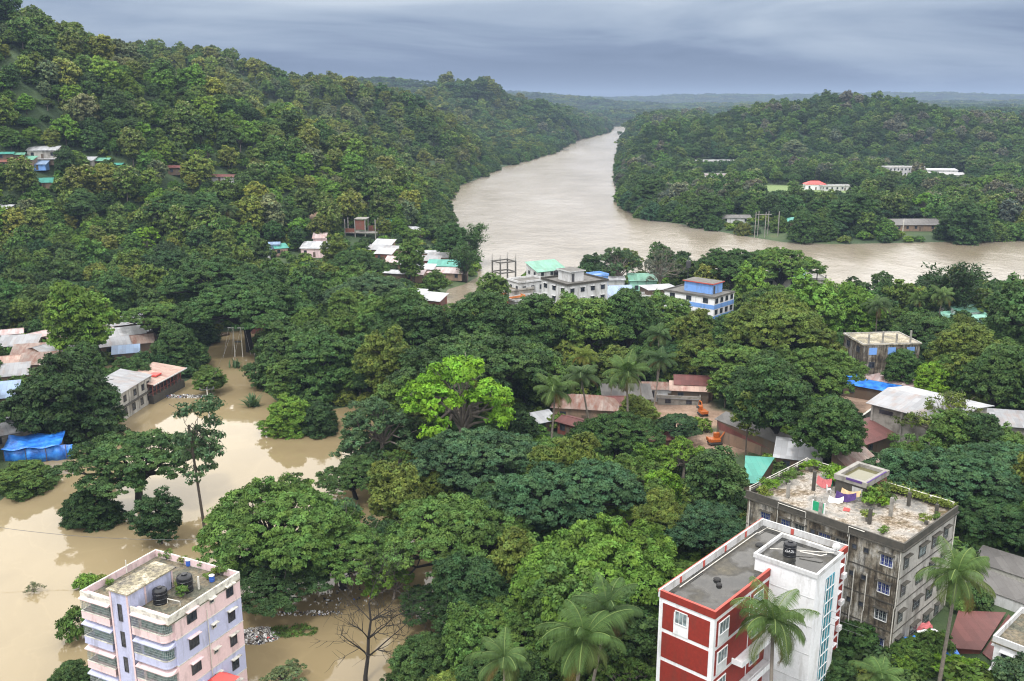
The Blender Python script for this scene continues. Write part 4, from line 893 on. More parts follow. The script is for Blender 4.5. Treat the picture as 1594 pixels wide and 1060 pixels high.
# --- pink and lilac block ------------------------------------------------
OA, RA = (-34.9, 86.0), 64.5
def block_a():
    b = thing('apartment_block', 'pink and lilac striped five storey block standing in the flood', 'apartment block', (*OA, -.6), RA)
    FOOT.append((*(np.array(OA)+(-5, 8)), 8.5))
    W_, D_ = 9.8, 12.6; zf = [-.55, 2.5, 5.55, 8.6, 11.65, 14.7]; zf = [z+.6 for z in zf]
    cols = ['pink', 'lilac', 'pink', 'lilac', 'pink']
    for i in range(5):
        top = zf[i+1] if i < 4 else zf[i+1]-1.0
        mb = MB(); mb.box(0, W_, 0, D_, zf[i], top-.1); mb.build('wall', cols[i], b)
        mb = MB(); mb.box(-.04, W_+.04, -.04, D_+.04, top-.1, top); mb.build('floor_band', 'cream_trim', b)
    zt = zf[5]
    mb = MB(); mb.box(-.9, W_+.05, -.06, D_+.05, zt-1.0, zt-.86); mb.build('roof_slab', 'mossy_roof', b)
    mb = MB()
    for x0, x1, y0, y1 in ((-.9, W_+.05, -.06, .14), (-.9, -.7, .14, 5.28), (-.9, -.7, 7.93, D_+.05), (-.7, W_+.05, D_-.15, D_+.05), (W_-.15, W_+.05, .14, D_-.15)): mb.box(x0, x1, y0, y1, zt-.86, zt)
    mb.build('parapet', 'cream_trim', b)
    mb = MB()
    for x0, x1, y0, y1 in ((-.69, W_+.04, D_-.16, D_-.152), (W_-.16, W_-.152, .14, D_-.16)): mb.box(x0, x1, y0, y1, zt-.8, zt-.02)
    mb.build('parapet_lining', 'pink', b)
    # right hand wall
    for i in range(5):
        z = zf[i]
        window(b, 'y-', 2.35, z+.95, 1.25, 1.25, 'glass', 'frame_dark', 'pink' if i != 9 else None, mull=2)
        window(b, 'y-', 5.35, z+1.55, .55, .45, 'glass', 'cream_trim', 'cream_trim', mull=0)
        window(b, 'y-', 8.1, z+.95, .95, 1.25, 'glass', 'frame_dark', 'cream_trim', mull=1)
    mb = MB(); mb.tube([(4.45, -.1, .4), (4.45, -.1, zf[4]+1.2)], .05); mb.build('drain_pipe', 'pipe_white', b)
    # stair tower with its own roof room
    mb = MB(); mb.box(-1.0, 0, 5.3, 7.9, 0, zt+1.35); mb.box(0, 5.2, 5.3, 7.9, zt-.86, zt+1.35); mb.build('stair_tower', 'lilac', b)
    mb = MB(); mb.box(-1.06, -1.0, 5.26, 5.5, 0, zt+1.35); mb.box(-1.06, -1.0, 7.7, 7.94, 0, zt+1.35); mb.box(1.2, 1.4, 5.24, 5.3, zt-.8, zt+1.3); mb.box(5.0, 5.2, 5.24, 5.3, zt-.8, zt+1.3); mb.build('pilaster', 'pink', b)
    mb = MB(); mb.box(-1.2, 5.6, 5.05, 8.2, zt+1.35, zt+1.5); mb.build('stair_roof', 'slab_roof', b)
    for i in range(5): window(b, 'x-', 6.6, zf[i]+1.1, .5, 1.9 if i == 4 else 1.7, 'glass', 'frame_dark', mull=0, at=-1.0, fw=.04)
    # curved grilled balconies
    for i in range(5):
        c = cols[i]
        for k, (y0, y1, flip) in enumerate(((.25, 5.0, 1), (8.2, 12.45, 0))):
            z = zf[i]; d = 1.15
            def outline(off=0, r=.75):
                x = -d-off
                if flip: p = [(0, y1)]+[(x, y1)]+[(x+r-r*math.sin(t), y0-off+r-r*math.cos(t)) for t in np.linspace(R(90), 0, 7)]+[(0, y0-off)]
                else: p = [(0, y1+off), (x, y1+off), (x, y0), (0, y0)]
                return p
            ln = outline()
            def shell(mb, z0, z1, off=0, th=.1):
                a, q = outline(off), outline(off-th)
                for j in range(1 if flip else 0, len(a)-1):
                    (ax, ay), (bx, by), (cx, cy), (dx, dy) = a[j], a[j+1], q[j+1], q[j]
                    mb.prism([(ax, ay), (bx, by), (cx, cy), (dx, dy)], z0, z1)
            bal = MB().prism(outline(.02), z+.0, z+.14).build('balcony', c, b)
            m = MB(); shell(m, z+.14, z+.86); m.build('balcony_wall', c, bal)
            m = MB(); shell(m, z+.86, z+.93, .02, .14); m.build('coping', 'cream_trim', bal)
            m = MB(); m.prism(outline(.12), z+2.28, z+2.38); p0 = outline(.12)
            m.add([(x, y, z+2.38) for x, y in p0]+[(x*.25, y, z+2.72) for x, y in p0], [(j, j+1, len(p0)+j+1, len(p0)+j) for j in range(len(p0)-1)]+[tuple(range(len(p0), 2*len(p0)))]); m.build('hood', c, bal)
            m = MB(); q = outline(-.05); seg = []
            for j in range(len(q)-1):
                a1, b1 = np.array(q[j]), np.array(q[j+1]); n = max(1, int(np.linalg.norm(b1-a1)/.17))
                if j == 0 and flip: continue
                for t in range(n): p = a1+(b1-a1)*t/n; m.box(p[0]-.014, p[0]+.014, p[1]-.014, p[1]+.014, z+.93, z+2.28)
                for zz in (1.2, 1.5, 1.8, 2.05): m.tube([(a1[0], a1[1], z+zz), (b1[0], b1[1], z+zz)], .014, 4)
            m.build('grille', 'grille', bal)
            m = MB(); m.box(-.03, -.005, y0+.2, y1-.2, z+.3, z+2.2); m.build('balcony_shade', 'glass_green', bal)
    zr = 14.7-.86
    for i, (px, py, s, lab) in enumerate(((600, 495, 1.25, 'black water tank leaning by the stair room of the pink and lilac block'), (778, 410, 1.4, 'larger black water tank in the middle of the roof of the pink and lilac block'), (672, 385, .6, 'small black tank between the two bigger tanks of the pink and lilac block'))):
        p = P(120+px/4.607, 830+py/4.607, zr); water_tank(loc=(p[0], p[1], zr), s=s, label=lab)
    for px, py, lab in ((968, 345, 'blue drum near the parapet corner of the pink and lilac block'), (800, 232, 'blue drum with white rim at the back parapet of the pink and lilac block')):
        p = P(120+px/4.607, 830+py/4.607, zr); drum((p[0], p[1], zr), lab)
    for k, (px, py) in enumerate(((935, 330), (1000, 300), (1035, 300), (860, 222), (760, 215), (650, 185), (610, 170), (735, 405), (765, 455), (230, 380), (190, 355), (905, 240), (540, 465))):
        p = P(120+px/4.607, 830+py/4.607, zr); pot_plant((p[0], p[1], zr), ('potted plant beside the blue drum near the parapet corner','potted plant past the blue drum, toward the parapet corner','potted plant right in the far parapet corner of the pink and lilac block','potted plant beside the white rimmed blue drum','potted plant between the stair room and the white rimmed drum','potted plant behind the stair room roof','potted plant in the back corner of the pink and lilac roof','potted plant just in front of the larger black tank','potted plant at the foot of the larger black tank, near the front parapet','potted plant on the narrow roof strip before the stair room','potted plant at the left end of the narrow roof strip','potted plant on the middle of the back parapet of the pink and lilac block','potted plant beside the leaning black tank')[k], .8+.3*(k % 3), tint=('fresh', 'yellow', 'mid')[k % 3], group='potted plants on the pink and lilac block')
    def roof_pipe(a, c, lab):
        p, q = P(120+a[0]/4.607, 830+a[1]/4.607, zr+.1), P(120+c[0]/4.607, 830+c[1]/4.607, zr+.1)
        tag(MB().tube([p, p+(0, 0, .5), q+(0, 0, .5), q], .055).build('water_pipe', 'pipe_white'), lab, 'pipe')
    roof_pipe((510, 425), (640, 475), 'white pipe from the stair room to the leaning tank of the pink and lilac block')
    roof_pipe((650, 500), (740, 520), 'white pipe at the front parapet of the pink and lilac block')
    p = P(120+875/4.607, 830+400/4.607, zr); tag(MB().box(p[0]-.09, p[0]+.09, p[1]-.09, p[1]+.09, zr, zr+1.5).build('post', 'pipe_white'), 'white post standing beside the larger tank on the pink and lilac block', 'post')
    p = P(120+355/4.607, 830+262/4.607, 14.6); tag(MB().tube([(p[0], p[1], 14.2), (p[0], p[1], 15.8)], .06).build('vent_pipe', 'pipe_white'), 'white vent pipe at the back edge of the pink and lilac block', 'pipe')
block_a()
# --- red and white block -------------------------------------------------
OB, RB = (19.0, 78.0), 48.3
def block_b():
    zb = 2.0; b = thing('apartment_block', 'red and white block with puddled flat roof and white stair tower', 'apartment block', (*OB, zb), RB)
    a = R(RB); ux, uy = math.cos(a), math.sin(a)
    for t in (3, 8, 13, 18): FOOT.append((OB[0]+ux*t-uy*2, OB[1]+uy*t+ux*2, 5.5))
    T = 19.7-zb; Lx = 21.3; Ly = 6.1
    mb = MB(); mb.box(0, 17, 0, Ly, 0, T-.75); mb.box(17, Lx, -3.8, Ly, 0, T-.75); mb.build('wall', 'white_paint', b)
    mb = MB(); mb.box(.2, 17.2, .2, Ly-.2, T-.75, T-.68); mb.box(17.2, Lx-.2, -3.6, Ly-.2, T-.75, T-.68); mb.build('roof_slab', 'wet_roof', b)
    MB().box(-.1, 11, -.1, .12, T-.75, T).build('red_parapet', 'red_paint', b); MB().box(-.1, .12, .12, Ly-.12, T-.75, T).build('red_parapet', 'red_paint', b); MB().box(17.9, Lx+.1, -3.9, -3.68, T-.75, T).build('red_parapet', 'red_paint', b)
    mb = MB(); mb.box(-.1, Lx+.1, Ly-.12, Ly+.1, T-.75, T); mb.box(Lx-.12, Lx+.1, -3.68, Ly-.12, T-.75, T); mb.box(17, 17.9, -3.9, -3.68, T-.75, T); mb.build('white_parapet', 'white_dirty', b)
    MB().box(-.12, Lx+.12, Ly-.14, Ly+.05, T, T+.05).box(Lx-.14, Lx+.05, -3.92, Ly-.14, T, T+.05).build('coping', 'white_dirty', b); MB().box(-.12, Lx+.14, Ly+.05, Ly+.14, T-.2, T+.06).build('red_lip', 'red_edge', b)
    mb = MB(); mb.box(-.12, 11, -.12, .14, T, T+.05); mb.box(-.12, .14, .14, Ly-.14, T, T+.05); mb.build('red_coping', 'red_edge', b); MB().box(17.9, Lx-.14, -3.92, -3.66, T, T+.05).build('red_coping', 'red_edge', b)
    for x in (3.5, 8, 12.5, 17): MB().box(x, x+.3, Ly-.19, Ly-.122, T-.68, T-.01).build('red_pier', 'red_edge', b)
    MB().box(Lx-.19, Lx-.122, 2.2, 2.55, T-.68, T-.01).build('red_pier', 'red_edge', b)
    MB().tube([(2.5, Ly-.75, T-.5), (18.5, Ly-.75, T-.5), (18.8, Ly-.9, T-.5), (Lx-.8, Ly-1.0, T-.5), (Lx-.8, -1.5, T-.5)], .05).build('roof_pipe', 'pipe_white', b)
    st = 3.15; tops = [T-1.25-i*st for i in range(5)]
    # red panels, each framed by the white bands: short face
    for i, z in enumerate(tops):
        MB().box(-.05, 0, .45, Ly-.45, z-st+.42, z).build('red_panel', 'red_paint', b)
        if i in (0,):
            MB().box(-.09, -.05, 2.7, 4.35, z-st+.42, z-.45).build('window_surround', 'white_paint', b)
            window(b, 'x-', 3.52, z-1.5, 1.25, 1.25, 'glass_pale', 'frame_white', mull=2, at=-.09)
        # long face: bay with window, then recess with balcony
        MB().box(.45, 3.6, -.05, 0, z-st+.42, z).build('red_panel', 'red_paint', b)
        MB().box(3.6, 6.9, -.05, 0, z-st+.42, z).build('red_panel', 'red_paint', b)
        MB().box(7.2, 10.95, -.05, 0, z-st+.42, z).build('red_panel', 'red_paint', b)
        MB().box(.75, 2.75, -.09, -.05, z-st+.42, z-.3).build('window_surround', 'white_paint', b)
        window(b, 'y-', 1.75, z-1.6, 1.7, 1.25, 'glass_pale', 'frame_white', mull=2, at=-.09)
        window(b, 'y-', 8.7, z-2.0, 2.0, 1.6, 'glass_pale', 'frame_white', mull=2, at=-.05)
        if i:
            ba = MB().box(3.8, 10.9, -1.25, -.06, z-st+.2, z-st+.36).build('balcony', 'white_paint', b)
            MB().box(3.8, 10.9, -1.25, -1.15, z-st+.36, z-st+.8).box(3.8, 3.9, -1.15, -.06, z-st+.36, z-st+.8).build('balcony_wall', 'white_paint', ba)
            m = MB()
            for k in range(24): m.box(3.85+k*.3, 3.88+k*.3, -1.21, -1.18, z-st+.8, z-st+1.15)
            m.tube([(3.85, -1.2, z-st+1.17), (10.9, -1.2, z-st+1.17)], .03, 4); m.build('railing', 'frame_white', ba)
        # east wing
        MB().box(18.3, Lx-.4, -3.85, -3.8, z-st+.42, z).build('red_panel', 'red_paint', b)
        window(b, 'y-', 19.1, z-1.7, 1.0, 1.3, 'glass_pale', 'frame_white', 'white_paint', mull=1, at=-3.85)
        ac = MB().box(20.1, 20.9, -4.25, -3.86, z-2.2, z-1.65).build('air_conditioner', 'frame_white', b)
    # tower
    zt = 20.9-zb
    mb = MB(); mb.box(11, 17, -4.9, 1.7, 0, zt-.45); mb.build('stair_tower', 'white_paint', b)
    mb = MB(); mb.box(10.85, 17.15, -5.05, -4.8, zt-.45, zt); mb.box(10.85, 11.1, -4.8, 1.85, zt-.45, zt); mb.box(16.9, 17.15, -4.8, 1.85, zt-.45, zt); mb.box(11.1, 16.9, 1.6, 1.85, zt-.45, zt); mb.build('tower_parapet', 'white_dirty', b)
    MB().box(11.1, 16.9, -4.8, 1.6, zt-.45, zt-.4).build('tower_roof', 'wet_roof', b)
    g = MB().box(13.5, 15.5, -4.97, -4.9, 1, zt-1.6).build('stair_glazing', 'glass_teal', b)
    m = MB()
    for k in range(4): m.box(13.5+k*.66-.025, 13.5+k*.66+.025, -5.03, -4.97, 1, zt-1.6)
    for k in range(11): m.box(13.45, 15.55, -5.04, -4.972, 1+k*1.5, 1.05+k*1.5)
    m.build('glazing_bars', 'frame_white', g)
    for z in tops[:4]: MB().box(10.96, 11, -4.9, -.1, z-.4, z-.34).build('shadow_joint', 'white_dirty', b)
    p = P(1000+866/3.785, 780+318/3.785, 20.5); water_tank(loc=(p[0], p[1], 20.5), s=1.1, label='black water tank with white lettering on the white stair tower', band=True)
    a0 = R(RB); loc = lambda x, y, z: (OB[0]+x*math.cos(a0)-y*math.sin(a0), OB[1]+x*math.sin(a0)+y*math.cos(a0), z)
    tag(MB().tube([loc(14.3, -1.6, 20.9), loc(14.9, -3.6, 20.9), loc(15.6, -3.9, 20.9)], .06).build('water_pipe', 'pipe_white'), 'white pipe bending across the white stair tower roof', 'pipe')
    tag(MB().tube([loc(13, 1.1, 20.85), loc(16.5, -4.3, 20.85)], .05).build('water_pipe', 'pipe_white'), 'long straight pipe beside the lettered tank on the stair tower', 'pipe')
    d = thing('satellite_dish', 'white satellite dish at the far corner of the white stair tower roof', 'satellite dish', loc(16.7, -4.4, 20.9), 0)
    m = MB(); n = 14; V = [(0, -.12, 0)]+[(.42*math.cos(t), .02, .42*math.sin(t)) for t in np.linspace(0, 2*math.pi, n, endpoint=False)]
    m.add(V, [(0, 1+k, 1+(k+1) % n) for k in range(n)]); m.add([(x, y+.03, z) for x, y, z in V], [(0, 1+(k+1) % n, 1+k) for k in range(n)]); m.build('reflector', 'dish', d, loc=(0, 0, .6)); MB().tube([(0, 0, 0), (0, 0, .6)], .04).build('mast', 'iron', d)
    for k, (px, py) in enumerate(((452, 497), (440, 465), (690, 262))):
        q = P(1000+px/3.785, 780+py/3.785, 19.05); s = .28+.08*k
        tag(MB().lathe((q[0], q[1], 19.03), [(s, 0), (s*1.1, .1), (s*.9, .22), (s*.3, .26)], 9).build('discarded_tyre' if k == 0 else 'dirt_lump', 'rubber'), ('dark tyre lying in the roof puddle', 'dark lump of dirt next to the tyre in the roof puddle', 'dark lump at the dry end of the wet roof')[k], 'debris')
block_b()
# --- old stained block ---------------------------------------------------
OCc, RC = (42.0, 91.4), 43.5
def block_c():
    zb = 5.0; b = thing('apartment_block', 'old stained concrete block with a ruined garden on its flat roof', 'apartment block', (*OCc, zb), RC)
    a = R(RC); ux, uy = math.cos(a), math.sin(a); loc = lambda x, y, z: (OCc[0]+x*ux-y*uy, OCc[1]+x*uy+y*ux, z)
    for t in (3, 9, 15): FOOT.append((*loc(7, t, 0)[:2], 8.5))
    T = 20-zb; Lx, Ly = 14.0, 19.2
    MB().box(0, Lx, 0, Ly, 0, T-1.0).build('wall', 'weathered', b)
    MB().box(.02, Lx-.02, -.02, 0, 0, T-1.0).build('pale_wall', 'weathered_pale', b)
    MB().box(-.35, Lx+.35, -.35, Ly+.35, T-1.0, T-.85).build('roof_edge', 'weathered_dark', b)
    MB().box(.1, Lx-.1, .1, Ly-.1, T-.85, T-.8).build('roof_slab', 'old_roof', b)
    mb = MB(); mb.box(-.2, 0, -.2, Ly+.2, T-.85, T); mb.box(0, Lx+.2, -.2, 0, T-.85, T-.05); mb.box(0, Lx+.2, Ly, Ly+.2, T-.85, T-.2); mb.box(Lx, Lx+.2, 0, Ly, T-.85, T-.45); mb.build('parapet', 'weathered_dark', b)
    mb = MB()
    for k in range(8): mb.box(Lx-.1, Lx+.1, .3+k*2.6, .45+k*2.6, T-.45, T+.25)
    mb.tube([(Lx+.05, .2, T+.25), (Lx+.05, Ly, T+.25)], .05, 4); mb.tube([(Lx+.05, .2, T-.1), (Lx+.05, Ly, T-.1)], .04, 4)
    for k in range(7): mb.box(.4+k*2.2, .55+k*2.2, Ly-.05, Ly+.1, T-.2, T+.4)
    mb.tube([(.2, Ly, T+.4), (Lx, Ly, T+.4)], .05, 4); mb.tube([(.2, Ly, T+.1), (Lx, Ly, T+.1)], .04, 4); mb.build('railing', 'pipe_white', b)
    st = 3.3
    for i in range(4):
        z = T-1.0-(i+1)*st
        MB().box(-.06, 0, 0, Ly, z-.08, z+.05).build('ledge', 'weathered_dark', b); MB().box(0, Lx, -.08, -.02, z-.06, z+.05).build('ledge', 'weathered_dark', b)
        for y, w, h in ((1.55, 1.3, 1.25), (6.9, 1.3, 1.25), (8.9, 1.4, 1.25), (12.0, 1.3, 1.25), (13.9, 1.1, 1.25), (16.6, 1.2, 1.25)):
            window(b, 'x-', y, z+1.0, w, h, 'glass_blue' if (i+int(y)) % 3 else 'glass', 'weathered_pale' if i == 0 and y > 5 else 'frame_white', 'weathered_dark', mull=2 if w > 1.2 else 1, bars=5)
        for y in (3.9, 5.3, 10.4): window(b, 'x-', y, z+1.7, .5, .5, 'glass', 'weathered_dark', mull=0)
        for x, w, g in ((1.3, 1.1, 'glass'), (5.4, 1.7, 'glass_pale' if i == 0 else 'glass'), (8.8, 1.7, 'glass'), (11.7, 1.1, 'glass')):
            window(b, 'y-', x, z+.9, w, 1.35, g, 'weathered_dark', 'weathered_dark', mull=1, bars=4, at=-.02)
    for y, z0, z1 in ((.14, 0, T-1.05), (3.6, .5, 10), (5.1, .8, 10), (6.05, 6, T-.9), (Ly-.3, 5, T-1.2)):
        MB().tube([(-.14, y, z0), (-.14, y, z0+(z1-z0)*.5), (-.14, y-.1, z0+(z1-z0)*.52), (-.14, y-.1, z1)], .06).build('drain_pipe', 'pipe_white', b)
    MB().tube([(-.3, 6.05, T-1.3), (-.3, 6.05, T-.1), (-.3, 4.2, T-.1)], .05).build('drain_pipe', 'pipe_white', b)
    MB().tube([(-.3, 14.9, T-3), (-.3, 14.9, T-.15), (-.3, 11.3, T-.15), (-.3, 11.3, T-2.5)], .05).build('drain_pipe', 'pipe_white', b)
    MB().tube([(Lx-.1, -.14, 2), (Lx-.1, -.14, T-1.1)], .07).build('drain_pipe', 'pipe_white', b)
    for k, (x, y, h) in enumerate(((3.1, 15.6, 1.9), (7.4, 14.6, 2.5), (.4, 9.9, 2.2), (3.4, 5.4, 1.9), (7.2, 4.7, 2.3), (11.5, 4.5, 1.7), (3.4, 12.3, 1.2), (11.7, 1.3, 1.2))):
        c = MB().box(x-.17, x+.17, y-.17, y+.17, T-.8, T-.8+h).build('column_stub', 'weathered_dark' if k % 2 else 'concrete', b)
        MB().tube([(x-.08, y, T-.8+h), (x-.1, y, T-.4+h)], .02, 4).tube([(x+.1, y, T-.8+h), (x+.08, y, T-.45+h)], .02, 4).build('rebar', 'iron', c)
    # roof room with a basin of stale water
    r = MB().box(8.6, 14.2, 8.6, 12.4, T-.8, T+1.1).build('roof_room', 'weathered_dark', b)
    mb = MB(); mb.box(8.4, 14.4, 8.4, 8.95, T+1.1, T+1.75); mb.box(8.4, 14.4, 12.05, 12.6, T+1.1, T+1.75); mb.box(8.4, 9.0, 8.95, 12.05, T+1.1, T+1.75); mb.box(13.8, 14.4, 8.95, 12.05, T+1.1, T+1.75); mb.build('basin_wall', 'concrete', r)
    MB().box(9.0, 13.8, 8.95, 12.05, T+1.1, T+1.35).build('basin_water', 'stale_water', r)
    mb = MB(); mb.box(8.6, 13.6, 8.38, 8.56, T+1.752, T+1.79); mb.box(8.34, 8.398, 9.0, 11.0, T+1.5, T+1.79); mb.build('blue_edging', 'cloth_purple', r)
    MB().box(11.5, 14.0, 8.5, 8.598, T-.7, T+.9).build('brick_infill', 'rust_wall', r)
    MB().box(8.5, 8.598, 8.9, 10.2, T-.8, T+.8).build('white_door', 'white_dirty', r)
    # things lying about on the roof
    def cloth(pts, mat, lab, cat='cloth'):
        V = [loc(x, y, zb+T-.8+z) for x, y, z in pts]; n = len(V)
        m = MB(); m.add(V+[(x, y, z-.03) for x, y, z in V], [tuple(range(n)), tuple(range(n, 2*n))[::-1]]+[(i, n+i, n+(i+1) % n, (i+1) % n) for i in range(n)]); tag(m.build('washing', mat), lab, cat)
    def drape(x0, y0, x1, y1, zt, zl, mat, lab):
        nn = 9; m = MB(); V = []
        for k in range(nn):
            t = k/(nn-1); sag = -.35*math.sin(math.pi*t); x, y = x0+(x1-x0)*t, y0+(y1-y0)*t; w = .12*math.sin(k*2.1)
            V += [loc(x, y, zb+T-.8+zt+sag), loc(x-.1+w*.3, y+w, zb+T-.8+(zt+zl)/2+sag), loc(x-.25, y+w*.6, zb+T-.8+zl+sag*1.3)]
        m.add(V, [(3*k+j, 3*k+3+j, 3*k+4+j, 3*k+1+j) for k in range(nn-1) for j in (0, 1)])
        o = m.build('washing', mat); so = o.modifiers.new('thickness', 'SOLIDIFY'); so.thickness = .03; tag(o, lab, 'cloth', 'washing on the old roof')
    drape(6.6, 11.2, 7.6, 9.2, 1.35, .5, 'cloth_purple', 'purple cloth hung across the roof of the old stained block')
    drape(7.3, 10.9, 8.1, 8.9, 1.6, .9, 'cloth_tan', 'tan cloth hung in front of the roof room of the old stained block')
    drape(5.6, 11.6, 6.5, 10.2, .9, .2, 'cloth_white', 'white cloth drooping beside the purple cloth')
    drape(9.0, 15.0, 9.2, 13.2, 1.5, .5, 'cloth_pink', 'pink cloth on the roof of the old stained block')
    cloth([(4.5, 9.2, .05), (5.4, 9.5, .12), (5.6, 8.8, .05), (4.7, 8.5, .1)], 'red_plastic', 'small red and white heap on the old stained roof')
    p = loc(2.0, 11.0, 19.2); t = thing('green_board', 'green panel leaning on the parapet of the old stained block', 'board', p, RC)
    m = MB(); m.box(0, .08, -.7, .7, .1, 1.25); m.build('panel', 'green_plastic', t); m = MB(); m.box(-.05, .12, -.8, -.7, 0, 1.35); m.box(-.05, .12, .7, .8, 0, 1.35); m.build('frame', 'frame_white', t)
    ch = thing('plastic_chair', 'white chair frame standing in the middle of the old stained roof', 'chair', loc(8.2, 13.0, 19.2), RC+40)
    MB().box(-.25, .25, -.25, .25, .42, .47).build('seat', 'frame_white', ch); MB().box(-.25, .25, .22, .26, .47, 1.0).build('backrest', 'frame_white', ch)
    for sx in (-.22, .22):
        for sy in (-.22, .22): MB().box(sx-.03, sx+.03, sy-.03, sy+.03, 0, .42).build('leg', 'frame_white', ch)
    drum(loc(10.3, 13.9, 19.2), 'teal drum under the roof garden shrub of the old stained block', 'green_plastic', 1.1)
    rr = random.Random(3)
    for k, (x, y, s) in enumerate(((8.3, 7.8, 2.4), (9.8, 7.6, 2.0), (10.8, 7.2, 2.2), (11.0, 14.2, 2.8), (12.2, 14.9, 2.2), (3.9, 5.9, 1.4), (6.8, 17.8, 1.8), (4.6, 18.2, 1.4), (2.2, 18.3, 1.8), (1.3, 17.6, 1.5), (9.4, 18.4, 1.4), (12.8, 18, 1.8), (2.2, 3.2, 1.1), (8.0, .9, 1.4), (10, .8, 1.0), (8.9, 6.5, 1.6))):
        pot_plant(loc(x, y, 19.2), ('largest leafy shrub in front of the roof room corner','leafy shrub against the roof room brick side','leafy shrub right of the roof room, before the column stub','big shrub behind the teal drum','shrub touching the back of the roof room','yellowish shrub at the foot of a column stub mid roof','shrub by the back railing of the old stained roof','shrub halfway along the left railing of the old stained roof','big shrub at the left corner railing','shrub nearest the left corner of the old stained roof','shrub in the back corner railing beside a column stub','shrub at the far back corner of the old stained roof','lone little shrub at the near left parapet','yellow green shrub at the near right parapet','tiny shrub farther along the near right parapet','shrub between the big roof room shrub and the parapet')[k], s, tint=('fresh', 'yellow', 'mid', 'bright')[k % 4], group='roof plants on the old stained block')
    # the creeper spilling over the back parapet
    rgg = np.random.default_rng(4); C = []
    for k in range(2600):
        s_ = rgg.random()**.9; y = s_*8.4; C.append(loc(Lx+rgg.normal()*.35, y, zb+T-.35+abs(rgg.normal())*.28))
    C = np.array(C); V = leaf_quads(C, rgg.normal(size=C.shape)*.5+np.array([0, 0, 1]), np.full(len(C), .14), np.full(len(C), .09), rgg); lv = rgg.uniform(.7, 1.2, len(C))
    o = link(bpy.data.objects.new('creeper', leaf_mesh('creeper', (V, np.stack([lv]*3, 1), np.zeros(len(C)))))); o['tint'] = list(TINT['yellow']); tag(o, 'yellow-green creeper spilling along the parapet of the old stained block', 'creeper')
block_c()

# --- simple houses ---------------------------------------------------------
def house(px, py, w, d, h, rot, roof, wall, label, kind='gable', cat='house', nwin=3, over=.5, pitch=.28, name='tin_roofed_house', dz=None, win='glass', stor=1, door=True):
    """px,py is the middle of the roof as seen"""
    q = put(px, py, h+(pitch*d*.25 if kind != 'flat' else .1)); zb = max(ground(q[0], q[1]), 0)-.3; h = h+.3
    t = thing(name, label, cat, (q[0], q[1], zb), rot); FOOT.append((q[0], q[1], max(w, d)*.5))
    x, y = w/2, d/2; rise = pitch*y if kind == 'gable' else pitch*d
    if kind == 'gable': MB().box(-x, x, -y, y, 0, h).build('wall', wall, t); m = MB(); m.add([(-x, -y, h), (-x, y, h), (-x, 0, h+rise)], [(0, 2, 1)]); m.add([(x, -y, h), (x, y, h), (x, 0, h+rise)], [(0, 1, 2)]); m.build('gable_end', wall, t)
    elif kind == 'shed':
        m = MB(); m.add([(-x,-y,0),(x,-y,0),(x,y,0),(-x,y,0),(-x,-y,h),(x,-y,h),(x,y,h+rise-.02),(-x,y,h+rise-.02)], [(3,2,1,0),(0,1,5,4),(1,2,6,5),(2,3,7,6),(3,0,4,7),(4,5,6,7)]); m.build('wall', wall, t)
    else: MB().box(-x, x, -y, y, 0, h).build('wall', wall, t)
    def plane(ya, za, yb, zb_, th=.05):
        X = x+over; m = MB(); m.add([(-X, ya, za), (X, ya, za), (X, yb, zb_), (-X, yb, zb_), (-X, ya, za+th), (X, ya, za+th), (X, yb, zb_+th), (-X, yb, zb_+th)], [(3,2,1,0),(4,5,6,7),(0,1,5,4),(1,2,6,5),(2,3,7,6),(3,0,4,7)]); return m
    k = rise/y if kind == 'gable' else rise/d
    if kind == 'gable':
        plane(-y-over, h-over*k+.03, -.0, h+rise+.03).build('roof', roof, t); plane(y+over, h-over*k+.03, .0, h+rise+.03).build('roof', roof, t)
        MB().tube([(-x-over, 0, h+rise+.08), (x+over, 0, h+rise+.08)], .1, 6).build('ridge_cap', roof, t)
    elif kind == 'shed': plane(-y-over, h-over*k+.02, y+over, h+rise+over*k+.02).build('roof', roof, t)
    elif kind == 'hip':
        m = MB(); X, Y_ = x+over, y+over; rl = max(0, X-Y_); zz = h+pitch*Y_*1.0
        m.add([(-X,-Y_,h),(X,-Y_,h),(X,Y_,h),(-X,Y_,h),(-rl,0,zz),(rl,0,zz)], [(0,1,5,4),(2,3,4,5),(1,2,5),(3,0,4),(3,2,1,0)]); m.build('roof', roof, t)
    else:
        MB().box(-x-.25, x+.25, -y-.25, y+.25, h, h+.15).build('roof', roof, t); m = MB()
        for a in ((-x-.2, x+.2, -y-.2, -y), (-x-.2, x+.2, y, y+.2), (-x-.2, -x, -y, y), (x, x+.2, -y, y)): m.box(*a, h+.15, h+.75)
        m.build('parapet', wall, t)
    for s in range(stor):
        z0 = h/stor*s+(h/stor)*.42; hh = min(1.3, h/stor*.42)
        for i in range(nwin):
            u = -x+w*(i+.5)/nwin
            if door and s == 0 and i == nwin//2: continue
            window(t, 'y-', u, z0, min(1.1, w/nwin*.5), hh, win, 'frame_dark', mull=1, at=-y)
        nd = max(1, int(nwin*d/w))
        for i in range(nd): window(t, 'x-', -y+d*(i+.5)/nd, z0, min(1.0, d/nd*.45), hh, win, 'frame_dark', mull=1, at=-x)
    if door: MB().box(-.5, .5, -y-.06, -y, .3, min(2.3, h-.2)).build('door', 'timber', t)
    return t
